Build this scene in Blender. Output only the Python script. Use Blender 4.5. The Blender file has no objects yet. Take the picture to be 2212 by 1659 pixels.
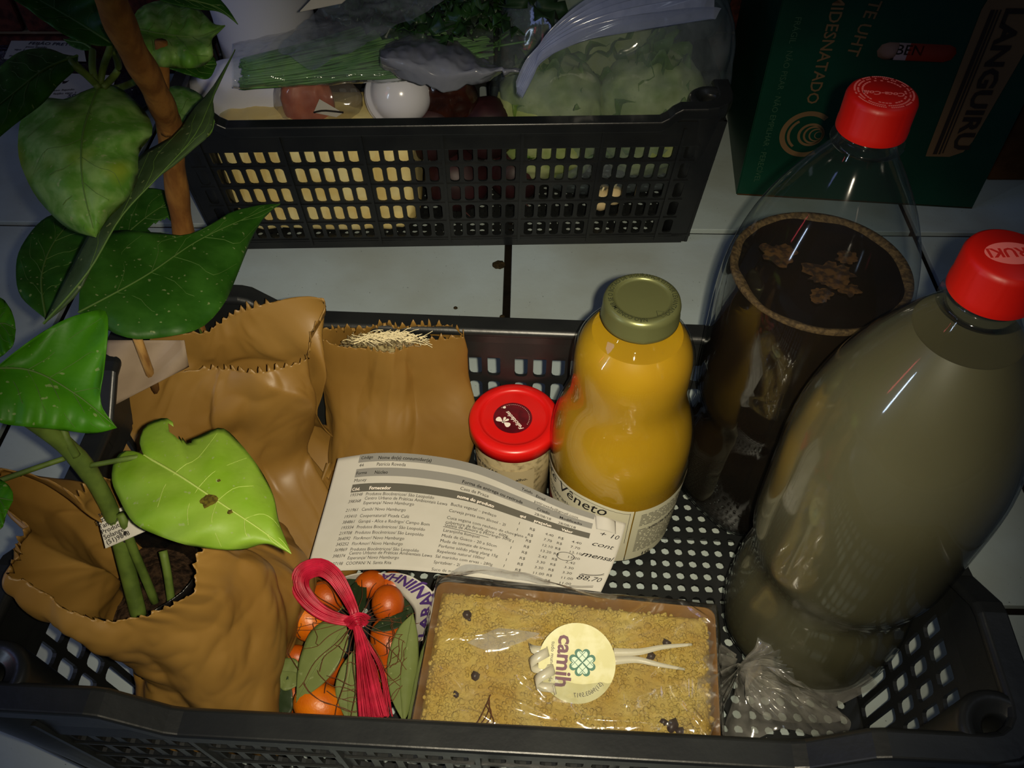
import bpy, math, random
from mathutils import Vector, Matrix, noise
from math import sin, cos, pi, radians, atan2, sqrt

# ------------------------------------------------------------------ camera, world, lights, exposure
SC = bpy.context.scene
PITCH = radians(49.3); F = 1881.0; CX = 1106.0; CY = 829.5; CAMH = 0.54
cd = bpy.data.cameras.new('camera'); cam = bpy.data.objects.new('camera', cd)
SC.collection.objects.link(cam)
cam.location = (0, 0, CAMH); cam.rotation_euler = (pi/2 - PITCH, 0, 0)
cd.sensor_width = 36; cd.lens = F/2212*36; cd.clip_start = 0.01; cd.clip_end = 50
SC.camera = cam
SC.view_settings.view_transform = 'Standard'; SC.view_settings.look = 'None'
SC.view_settings.gamma = 1; SC.view_settings.use_curve_mapping = False
SC.view_settings.exposure = 0.0
w = bpy.data.worlds.new('night'); SC.world = w; w.use_nodes = True
w.node_tree.nodes['Background'].inputs[0].default_value = (0.25, 0.33, 0.6, 1)
w.node_tree.nodes['Background'].inputs[1].default_value = 0.030
def lamp(name, kind, loc, tgt, energy, color, **kw):
    l = bpy.data.lights.new(name, kind); l.energy = energy; l.color = color
    o = bpy.data.objects.new(name, l); SC.collection.objects.link(o); o.location = loc
    o.rotation_euler = (Vector(tgt) - Vector(loc)).to_track_quat('-Z', 'Y').to_euler()
    for k, v in kw.items(): setattr(l, k, v)
    return o
# the telephone's own little flash, just beside its lens
lamp('phone_flash', 'SPOT', (0.014, 0.0, 0.543), (-0.005, 0.400, 0.0), 15.0, (1.0, 0.88, 0.65),
     spot_size=radians(73), spot_blend=1.0, shadow_soft_size=0.0035)
# cool fill lamps added out of view, on the left and overhead
lamp('cold_fill_left', 'AREA', (-1.3, 0.2, 1.1), (-0.1, 0.4, 0.0), 3.0, (0.36, 0.46, 1.0), shape='RECTANGLE', size=0.6, size_y=0.5)
tl = lamp('cool_fill_above', 'AREA', (0.9, 0.3, 1.9), (0.1, 0.4, 0.0), 0.9, (0.75, 0.85, 1.0), shape='RECTANGLE', size=1.1, size_y=0.05)
# two narrow light bars of an appliance low on the left; their reflections streak the bottles
def bar(name, loc, tgt, e, col_, w_, h_):
    o = lamp(name, 'AREA', loc, tgt, e, col_, shape='RECTANGLE', size=w_, size_y=h_); return o
bar('white_light_bar', (-0.88, -0.13, 0.46), (0.154, 0.224, 0.27), 0.85, (0.62, 0.78, 1.0), 0.022, 0.30)
bar('red_light_bar', (-0.90, 0.07, 0.52), (0.154, 0.224, 0.27), 0.10, (1.0, 0.10, 0.14), 0.020, 0.22)

# ------------------------------------------------------------------ helpers
sP, cP = sin(PITCH), cos(PITCH)
def ray(px, py):
    xc = (px - CX)/F; yc = (CY - py)/F
    return Vector((xc, cP + yc*sP, -sP + yc*cP))
def P(px, py, z):                        # the point at height z seen at a pixel
    d = ray(px, py); t = (z - CAMH)/d.z
    return Vector((d.x*t, d.y*t, z))
def PY(px, py, y):                       # the point at distance y
    d = ray(px, py); t = y/d.y
    return Vector((d.x*t, y, CAMH + d.z*t))
def PPL(px, py, p0, n):                  # the point on a plane
    d = ray(px, py); o = Vector((0, 0, CAMH)); t = (p0 - o).dot(n)/d.dot(n)
    return o + d*t

def lin(c):
    return tuple(((v/12.92) if v <= 0.04045 else ((v+0.055)/1.055)**2.4) for v in c)
def C8(r, g, b): return lin((r/255, g/255, b/255))

class NT:
    def __init__(s, name):
        s.m = bpy.data.materials.new(name); s.m.use_nodes = True; s.t = s.m.node_tree; s.t.nodes.clear()
        s.out = s.n('ShaderNodeOutputMaterial')
    def n(s, typ, **kw):
        x = s.t.nodes.new(typ)
        for k, v in kw.items():
            if k.startswith('i_'): x.inputs[k[2:].replace('_', ' ')].default_value = v
            else: setattr(x, k, v)
        return x
    def l(s, a, b): s.t.links.new(a, b)
def rgba(c): return (c[0], c[1], c[2], 1)

def mat(name, col, rough=0.5, spec=0.5, metal=0.0, col2=None, scale=60.0, detail=4.0, bump=0.0, bscale=None, trans=0.0,
        coat=0.0, sss=0.0, lo=0.4, hi=0.6, stretch=None, emis=None, transl=None, ior=None, bdist=0.001):
    k = NT(name); b = k.n('ShaderNodeBsdfPrincipled')
    b.inputs['Base Color'].default_value = rgba(col); b.inputs['Roughness'].default_value = rough
    b.inputs['Specular IOR Level'].default_value = spec; b.inputs['Metallic'].default_value = metal
    b.inputs['Coat Weight'].default_value = coat; b.inputs['Transmission Weight'].default_value = trans
    if ior: b.inputs['IOR'].default_value = ior
    if sss:
        b.inputs['Subsurface Weight'].default_value = sss; b.inputs['Subsurface Radius'].default_value = (0.01, 0.006, 0.003)
    if emis:
        b.inputs['Emission Color'].default_value = rgba(emis); b.inputs['Emission Strength'].default_value = 1
    tc = k.n('ShaderNodeTexCoord'); src = tc.outputs['Object']
    if stretch:
        mp = k.n('ShaderNodeMapping'); mp.inputs['Scale'].default_value = stretch; k.l(src, mp.inputs[0]); src = mp.outputs[0]
    if col2:
        nz = k.n('ShaderNodeTexNoise'); nz.inputs['Scale'].default_value = scale; nz.inputs['Detail'].default_value = detail
        k.l(src, nz.inputs['Vector'])
        cr = k.n('ShaderNodeValToRGB'); cr.color_ramp.elements[0].position = lo; cr.color_ramp.elements[1].position = hi
        cr.color_ramp.elements[0].color = rgba(col); cr.color_ramp.elements[1].color = rgba(col2)
        k.l(nz.outputs['Fac'], cr.inputs[0]); k.l(cr.outputs[0], b.inputs['Base Color'])
    if bump:
        n2 = k.n('ShaderNodeTexNoise'); n2.inputs['Scale'].default_value = bscale or scale; n2.inputs['Detail'].default_value = 5
        k.l(src, n2.inputs['Vector'])
        bp = k.n('ShaderNodeBump'); bp.inputs['Strength'].default_value = bump; bp.inputs['Distance'].default_value = bdist
        k.l(n2.outputs['Fac'], bp.inputs['Height']); k.l(bp.outputs[0], b.inputs['Normal'])
    sh = b.outputs[0]
    if transl:
        tr = k.n('ShaderNodeBsdfTranslucent'); tr.inputs[0].default_value = rgba(transl)
        mx = k.n('ShaderNodeMixShader'); mx.inputs[0].default_value = 0.3
        k.l(sh, mx.inputs[1]); k.l(tr.outputs[0], mx.inputs[2]); sh = mx.outputs[0]
    k.l(sh, k.out.inputs[0])
    k.m.diffuse_color = rgba(col)
    return k.m

def film(name, tint=(0.95, 0.97, 1.0), haze=0.12, hazecol=(0.6, 0.65, 0.7), rough=0.12, gloss=0.9, bump=0.0, bscale=40, hvar=0.0, ior=1.5):
    """thin clear plastic: tinted see-through, a little milky haze, fresnel gloss"""
    k = NT(name)
    tr = k.n('ShaderNodeBsdfTransparent'); tr.inputs[0].default_value = rgba(tint)
    df = k.n('ShaderNodeBsdfDiffuse'); df.inputs[0].default_value = rgba(hazecol)
    tl_ = k.n('ShaderNodeBsdfTranslucent'); tl_.inputs[0].default_value = rgba(hazecol)
    m0 = k.n('ShaderNodeMixShader'); m0.inputs[0].default_value = 0.5
    k.l(df.outputs[0], m0.inputs[1]); k.l(tl_.outputs[0], m0.inputs[2])
    m1 = k.n('ShaderNodeMixShader'); m1.inputs[0].default_value = haze
    k.l(tr.outputs[0], m1.inputs[1]); k.l(m0.outputs[0], m1.inputs[2])
    gl = k.n('ShaderNodeBsdfGlossy'); gl.inputs['Roughness'].default_value = rough
    lw = k.n('ShaderNodeLayerWeight'); lw.inputs[0].default_value = .5
    pw = k.n('ShaderNodeMath', operation='POWER'); pw.inputs[1].default_value = 5; k.l(lw.outputs['Facing'], pw.inputs[0])
    mu = k.n('ShaderNodeMath', operation='MULTIPLY_ADD'); mu.inputs[1].default_value = .9*gloss; mu.inputs[2].default_value = ((ior-1)/(ior+1))**2*gloss
    k.l(pw.outputs[0], mu.inputs[0])
    m2 = k.n('ShaderNodeMixShader'); k.l(mu.outputs[0], m2.inputs[0]); k.l(m1.outputs[0], m2.inputs[1]); k.l(gl.outputs[0], m2.inputs[2])
    if bump or hvar:
        tc = k.n('ShaderNodeTexCoord'); nz = k.n('ShaderNodeTexNoise'); nz.inputs['Scale'].default_value = bscale; nz.inputs['Detail'].default_value = 3
        nz.inputs['Distortion'].default_value = 1.2
        k.l(tc.outputs['Object'], nz.inputs['Vector'])
        if hvar:
            mr = k.n('ShaderNodeMapRange'); mr.inputs[1].default_value = .35; mr.inputs[2].default_value = .7
            mr.inputs[3].default_value = haze; mr.inputs[4].default_value = haze + hvar
            k.l(nz.outputs['Fac'], mr.inputs[0]); k.l(mr.outputs[0], m1.inputs[0])
        if bump:
            bp = k.n('ShaderNodeBump'); bp.inputs['Strength'].default_value = bump; bp.inputs['Distance'].default_value = 0.004
            k.l(nz.outputs['Fac'], bp.inputs['Height']); k.l(bp.outputs[0], gl.inputs['Normal'])
    k.l(m2.outputs[0], k.out.inputs[0])
    return k.m

COL = SC.collection
def mesh(name, vs, fs, m, smooth=True, matidx=None):
    me = bpy.data.meshes.new(name); me.from_pydata([tuple(v) for v in vs], [], fs); 
    for x in (m if isinstance(m, (list, tuple)) else [m]): me.materials.append(x)
    if smooth: me.polygons.foreach_set('use_smooth', [True]*len(me.polygons))
    if matidx: me.polygons.foreach_set('material_index', matidx)
    me.update()
    return me
def tag(o, label=None, cat=None, group=None, kind=None):
    if label: o['label'] = label
    if cat: o['category'] = cat
    if group: o['group'] = group
    if kind: o['kind'] = kind
    return o
class Thing:
    def __init__(s, name, label, cat, loc, group=None, rotz=0.0):
        s.o = bpy.data.objects.new(name, None); COL.objects.link(s.o); s.o.empty_display_size = 0.02
        s.loc = Vector(loc); s.o.location = s.loc; s.o.rotation_euler = (0, 0, rotz); s.rot = rotz
        s.inv = (Matrix.Translation(s.loc) @ Matrix.Rotation(rotz, 4, 'Z')).inverted()
        tag(s.o, label, cat, group)
    def part(s, name, geo, m, smooth=True, label=None, kind=None, solid=0, parent=None, matidx=None, local=False, bevel=0):
        vs, fs = geo
        if not local: vs = [s.inv @ Vector(v) for v in vs]
        o = bpy.data.objects.new(name, mesh(name, vs, fs, m, smooth, matidx)); COL.objects.link(o)
        o.parent = parent or s.o
        if label: o['label'] = label
        if kind: o['kind'] = kind
        if solid:
            md = o.modifiers.new('thickness', 'SOLIDIFY'); md.thickness = solid; md.offset = 0
        if bevel:
            md = o.modifiers.new('bevel', 'BEVEL'); md.width = bevel; md.segments = 2
        return o
def single(name, geo, m, loc, label, cat, group=None, kind=None, smooth=True, solid=0, bevel=0):
    loc = Vector(loc); vs, fs = geo
    o = bpy.data.objects.new(name, mesh(name, [Vector(v)-loc for v in vs], fs, m, smooth)); COL.objects.link(o); o.location = loc
    tag(o, label, cat, group, kind)
    if solid:
        md = o.modifiers.new('thickness', 'SOLIDIFY'); md.thickness = solid; md.offset = 0
    if bevel:
        md = o.modifiers.new('bevel', 'BEVEL'); md.width = bevel; md.segments = 2
    return o

def join(*gs):
    V, Fc = [], []
    for vs, fs in gs:
        k = len(V); V.extend(vs); Fc.extend([tuple(i+k for i in f) for f in fs])
    return V, Fc
def xf(geo, M): return [M @ Vector(v) for v in geo[0]], geo[1]
def box(c, s, rz=0):
    hx, hy, hz = s[0]/2, s[1]/2, s[2]/2; c = Vector(c); R = Matrix.Rotation(rz, 3, 'Z')
    v = [c + R @ Vector((x*hx, y*hy, z*hz)) for x, y, z in ((-1,-1,-1),(1,-1,-1),(1,1,-1),(-1,1,-1),(-1,-1,1),(1,-1,1),(1,1,1),(-1,1,1))]
    return v, [(0,3,2,1),(4,5,6,7),(0,1,5,4),(1,2,6,5),(2,3,7,6),(3,0,4,7)]
def lathe(prof, n=48, c=(0,0,0), fn=None, a0=0, a1=2*pi, cap=False):
    full = abs(a1-a0-2*pi) < 1e-6; cols = n if full else n+1; V, Fc = [], []
    for r, z in prof:
        for i in range(cols):
            a = a0 + (a1-a0)*i/n; rr = fn(r, z, a) if fn else r
            V.append(Vector((c[0]+rr*cos(a), c[1]+rr*sin(a), c[2]+z)))
    for j in range(len(prof)-1):
        for i in range(n):
            i2 = (i+1) % cols
            Fc.append((j*cols+i, j*cols+i2, (j+1)*cols+i2, (j+1)*cols+i))
    if cap:
        Fc.append(tuple(reversed(range(cols)))); k = (len(prof)-1)*cols; Fc.append(tuple(k+i for i in range(cols)))
    return V, Fc
def tube(pts, r, n=6, cap=True):
    pts = [Vector(p) for p in pts]; m = len(pts); V, Fc = [], []
    up = Vector((0.13, 0.21, 0.97)); 
    for i, p in enumerate(pts):
        t = (pts[min(i+1, m-1)] - pts[max(i-1, 0)]); 
        if t.length < 1e-9: t = Vector((0,0,1))
        t.normalize(); a = t.cross(up)
        if a.length < 1e-3: a = t.cross(Vector((1,0,0)))
        a.normalize(); b = t.cross(a); rr = r[i] if isinstance(r, (list, tuple)) else r
        for k in range(n):
            an = 2*pi*k/n; V.append(p + a*(rr*cos(an)) + b*(rr*sin(an)))
    for i in range(m-1):
        for k in range(n):
            k2 = (k+1) % n; Fc.append((i*n+k, i*n+k2, (i+1)*n+k2, (i+1)*n+k))
    if cap: Fc.append(tuple(reversed(range(n)))); Fc.append(tuple((m-1)*n+k for k in range(n)))
    return V, Fc
def crom(pts, n):                        # catmull-rom resample to n points by chord length
    pts = [Vector(p) for p in pts]
    d = [0.0]
    for a, b in zip(pts, pts[1:]): d.append(d[-1] + max((b-a).length, 1e-9))
    out = []
    for i in range(n):
        s = d[-1]*i/(n-1); j = 0
        while j < len(pts)-2 and s > d[j+1]: j += 1
        u = (s-d[j])/(d[j+1]-d[j]); p0 = pts[max(j-1, 0)]; p1 = pts[j]; p2 = pts[j+1]; p3 = pts[min(j+2, len(pts)-1)]
        out.append(0.5*((2*p1) + (p2-p0)*u + (2*p0-5*p1+4*p2-p3)*u*u + (3*p1-p0-3*p2+p3)*u*u*u))
    return out
def grid(nu, nv, fn, wrapu=False):
    V = [fn(i/(nu-1 if not wrapu else nu), j/(nv-1)) for j in range(nv) for i in range(nu)]
    Fc = []
    for j in range(nv-1):
        for i in range(nu if wrapu else nu-1):
            i2 = (i+1) % nu; Fc.append((j*nu+i, j*nu+i2, (j+1)*nu+i2, (j+1)*nu+i))
    return V, Fc
def ridge(p, sc, seed=0, oct=3):
    v = 0; a = 1; t = 0
    for o in range(oct):
        q = Vector(p)*sc*(1.9**o) + Vector((seed*7.3, seed*3.1+o*11, seed*1.7))
        v += a*(1-2*abs(noise.noise(q))); t += a; a *= 0.5
    return v/t
def nz(p, sc, seed=0): return noise.noise(Vector(p)*sc + Vector((seed*5.1, seed*9.7, seed*2.3)))

# text as flat geometry, in metres, baseline-left at the origin
_tc = {}
def text(s, size=0.01, bold=0.0, shear=0.0, sx=1.0, align='LEFT', res=2, space=1.0):
    key = (s, bold, shear, res, space)
    if key not in _tc:
        cu = bpy.data.curves.new('t', 'FONT'); cu.body = s; cu.size = 1; cu.offset = bold; cu.shear = shear; cu.resolution_u = res; cu.space_character = space
        ob = bpy.data.objects.new('t', cu); COL.objects.link(ob)
        dg = bpy.context.evaluated_depsgraph_get(); me = bpy.data.meshes.new_from_object(ob.evaluated_get(dg))
        _tc[key] = ([Vector(v.co) for v in me.vertices], [tuple(p.vertices) for p in me.polygons])
        bpy.data.meshes.remove(me); bpy.data.objects.remove(ob); bpy.data.curves.remove(cu)
    vs, fs = _tc[key]
    if not vs: return [], []
    w_ = max(v.x for v in vs)
    dx = 0 if align == 'LEFT' else (-w_/2 if align == 'CENTER' else -w_)
    return [Vector(((v.x+dx)*size*sx, v.y*size, 0)) for v in vs], fs
def place(geo, o, ex, ey, off=0.0):      # lay flat geometry on a plane
    o, ex, ey = Vector(o), Vector(ex).normalized(), Vector(ey).normalized(); nrm = ex.cross(ey)
    return [o + ex*v.x + ey*v.y + nrm*(v.z+off) for v in geo[0]], geo[1]
def mapg(geo, fn): return [fn(v.x, v.y) for v in geo[0]], geo[1]
def stroke(pts, w):                      # a flat pen stroke in 2d
    pts = [Vector((p[0], p[1], 0)) for p in pts]; V, Fc = [], []
    for i, p in enumerate(pts):
        t = (pts[min(i+1, len(pts)-1)] - pts[max(i-1, 0)]).normalized(); q = Vector((-t.y, t.x, 0))*w/2
        V += [p+q, p-q]
    for i in range(len(pts)-1): Fc.append((2*i, 2*i+1, 2*i+3, 2*i+2))
    return V, Fc
def disc2(r, n=32, c=(0, 0), sy=1.0):
    V = [Vector((c[0], c[1], 0))] + [Vector((c[0]+r*cos(2*pi*i/n), c[1]+r*sy*sin(2*pi*i/n), 0)) for i in range(n)]
    return V, [(0, 1+i, 1+(i+1) % n) for i in range(n)]
def ring2(r0, r1, n=40, c=(0, 0), a0=0, a1=2*pi, sy=1.0):
    V, Fc = [], []
    for i in range(n+1):
        a = a0+(a1-a0)*i/n
        V += [Vector((c[0]+r0*cos(a), c[1]+r0*sy*sin(a), 0)), Vector((c[0]+r1*cos(a), c[1]+r1*sy*sin(a), 0))]
        if i: Fc.append((2*i-2, 2*i-1, 2*i+1, 2*i))
    return V, Fc
# ------------------------------------------------------------------ materials shared
M_TILE = None
def tile_mat():
    k = NT('glazed_tile'); b = k.n('ShaderNodeBsdfPrincipled'); b.inputs['Roughness'].default_value = 0.42
    b.inputs['Specular IOR Level'].default_value = 0.35
    tc = k.n('ShaderNodeTexCoord'); geo = k.n('ShaderNodeNewGeometry')
    def noise_(sc, det, a, c): 
        n_ = k.n('ShaderNodeTexNoise'); n_.inputs['Scale'].default_value = sc; n_.inputs['Detail'].default_value = det
        k.l(geo.outputs['Position'], n_.inputs['Vector']); r = k.n('ShaderNodeValToRGB')
        r.color_ramp.elements[0].position = a; r.color_ramp.elements[1].position = c; k.l(n_.outputs['Fac'], r.inputs[0]); return r
    r1 = noise_(9, 6, .38, .68); r1.color_ramp.elements[0].color = rgba(C8(172, 186, 186)); r1.color_ramp.elements[1].color = rgba(C8(156, 164, 156))
    r2 = noise_(7, 3, .60, .76); r2.color_ramp.elements[0].color = (0, 0, 0, 1); r2.color_ramp.elements[1].color = (.42, .42, .42, 1)
    mx = k.n('ShaderNodeMixRGB'); mx.inputs[2].default_value = rgba(C8(128, 112, 84)); k.l(r2.outputs[0], mx.inputs[0]); k.l(r1.outputs[0], mx.inputs[1])
    r3 = noise_(420, 2, .72, .76); r3.color_ramp.elements[0].color = (0, 0, 0, 1); r3.color_ramp.elements[1].color = (.75, .75, .75, 1)
    m2 = k.n('ShaderNodeMixRGB'); m2.inputs[2].default_value = rgba(C8(60, 58, 50)); k.l(r3.outputs[0], m2.inputs[0]); k.l(mx.outputs[0], m2.inputs[1])
    k.l(m2.outputs[0], b.inputs['Base Color'])
    n2 = k.n('ShaderNodeTexNoise'); n2.inputs['Scale'].default_value = 160; n2.inputs['Detail'].default_value = 4; k.l(geo.outputs['Position'], n2.inputs['Vector'])
    bp = k.n('ShaderNodeBump'); bp.inputs['Strength'].default_value = .25; bp.inputs['Distance'].default_value = .0006
    k.l(n2.outputs['Fac'], bp.inputs['Height']); k.l(bp.outputs[0], b.inputs['Normal'])
    k.l(b.outputs[0], k.out.inputs[0]); return k.m
M_TILE = tile_mat()
M_GROUT = mat('dirty_grout', C8(26, 22, 16), .9, .05, col2=C8(16, 14, 10), scale=40, bump=.5)
M_BLACK = mat('black_plastic', C8(24, 26, 27), .36, .4, col2=C8(30, 32, 32), scale=30, bump=.12, bscale=220)
M_PAPER = mat('white_paper', C8(184, 181, 172), .8, .15, col2=C8(176, 173, 163), scale=25)
M_INK = mat('black_ink', C8(38, 36, 36), .8, .1)

# ------------------------------------------------------------------ floor
YAW = radians(1.03); TS = 0.390
def grid_pt(i, j):                       # tile grid: the joint crossing under the near crate is (0,0)
    o = P(1074, 1299, 0.0)
    ex = Vector((cos(YAW), -sin(YAW), 0)); ey = Vector((sin(YAW), cos(YAW), 0))
    return o + ex*(i*TS) + ey*(j*TS)
fc = grid_pt(0, 1)
floor = bpy.data.objects.new('floor', mesh('floor', *box((0, 0, -.03), (6*TS, 6*TS, .05), 0), M_GROUT, False))
COL.objects.link(floor); floor.location = (fc.x, fc.y, 0); floor.rotation_euler = (0, 0, -YAW); floor['kind'] = 'structure'
GW = 0.0068
tv, tf = box((0, 0, -.003), (TS-GW, TS-GW, .006))
tile_me = mesh('tile', tv, tf, M_TILE, False)
for i in range(-3, 3):
    for j in range(-3, 3):
        t = bpy.data.objects.new('tile', tile_me); COL.objects.link(t); t.parent = floor
        t.location = ((i+.5)*TS, (j+.5)*TS, 0)
        md = t.modifiers.new('bevel', 'BEVEL'); md.width = .0006; md.segments = 2

# back wall: a sliver of it shows between the far crate and the green box
M_BRICK = mat('rust_brick', C8(96, 48, 38), .85, .2, col2=C8(60, 30, 26), scale=90, bump=.6, bdist=.002)
M_WALL = mat('beige_plaster', C8(150, 132, 112), .85, .2, col2=C8(130, 112, 92), scale=12, bump=.4)
wy = P(1580, 165, 0).y
wall = bpy.data.objects.new('wall_back', mesh('wall_back', *box((0, .04, .5), (3.2, .08, 1.0)), M_WALL, False))
COL.objects.link(wall); wall.location = (0, wy+.012, 0); wall['kind'] = 'structure'
bv, bf = box((0, 0, 0), (.105, .012, .043)); bme = mesh('brick', bv, bf, M_BRICK, False)
for j in range(2):
    for i in range(-9, 13):
        b_ = bpy.data.objects.new('brick', bme); COL.objects.link(b_); b_.parent = wall
        b_.location = (i*.11 + (j % 2)*.055, -.003, .0245 + j*.049)
        md = b_.modifiers.new('bevel', 'BEVEL'); md.width = .003; md.segments = 2
wl = bpy.data.objects.new('wall_left', mesh('wall_left', *box((-.04, 0, .5), (.08, 2.4, 1.0)), M_WALL, False))
COL.objects.link(wl); wl.location = (fc.x-3*TS+.02, .3, 0); wl['kind'] = 'structure'

# ------------------------------------------------------------------ crates
def hole_panel(us, vs, hole, mp, th):
    """plate with real holes. hole(i,j)->None | corner radius fraction | (cu,cv,hu,hv,rad). mp(u,v,d)->Vector"""
    V, Fc = [], []
    def add(u, v, d): V.append(mp(u, v, d)); return len(V)-1
    for j in range(len(vs)-1):
        for i in range(len(us)-1):
            u0, u1, v0, v1 = us[i], us[i+1], vs[j], vs[j+1]; h = hole(i, j, u0, u1, v0, v1)
            if h is None:
                for d in (0, th):
                    q = [add(u0, v0, d), add(u1, v0, d), add(u1, v1, d), add(u0, v1, d)]
                    Fc.append(tuple(q if d else reversed(q)))
                continue
            cu, cv, hu, hv, rd = h
            loops = []
            for d in (0, th):
                cs = [add(u0, v0, d), add(u1, v0, d), add(u1, v1, d), add(u0, v1, d)]
                lp = []
                for k, (sx, sy, a0) in enumerate(((-1, -1, pi), (1, -1, 1.5*pi), (1, 1, 0), (-1, 1, .5*pi))):
                    for t in range(3):
                        a = a0 + t*pi/4
                        lp.append(add(cu + sx*(hu-rd) + rd*cos(a), cv + sy*(hv-rd) + rd*sin(a), d))
                loops.append(lp)
                for k in range(4):
                    a, b, c = lp[3*k], lp[3*k+1], lp[3*k+2]; n_ = lp[(3*k+3) % 12]; k2 = (k+1) % 4
                    for f in ((cs[k], b, a), (cs[k], c, b), (cs[k], cs[k2], n_, c)):
                        Fc.append(f if d else tuple(reversed(f)))
            for k in range(12):
                k2 = (k+1) % 12; Fc.append((loops[0][k], loops[0][k2], loops[1][k2], loops[1][k]))
    # outer edges
    for (a, b) in ((us[0], 0), (us[-1], 0)):
        for j in range(len(vs)-1):
            q = [add(a, vs[j], 0), add(a, vs[j+1], 0), add(a, vs[j+1], th), add(a, vs[j], th)]; Fc.append(tuple(q))
    for b in (vs[0], vs[-1]):
        for i in range(len(us)-1):
            q = [add(us[i], b, 0), add(us[i+1], b, 0), add(us[i+1], b, th), add(us[i], b, th)]; Fc.append(tuple(q))
    return V, Fc

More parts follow.
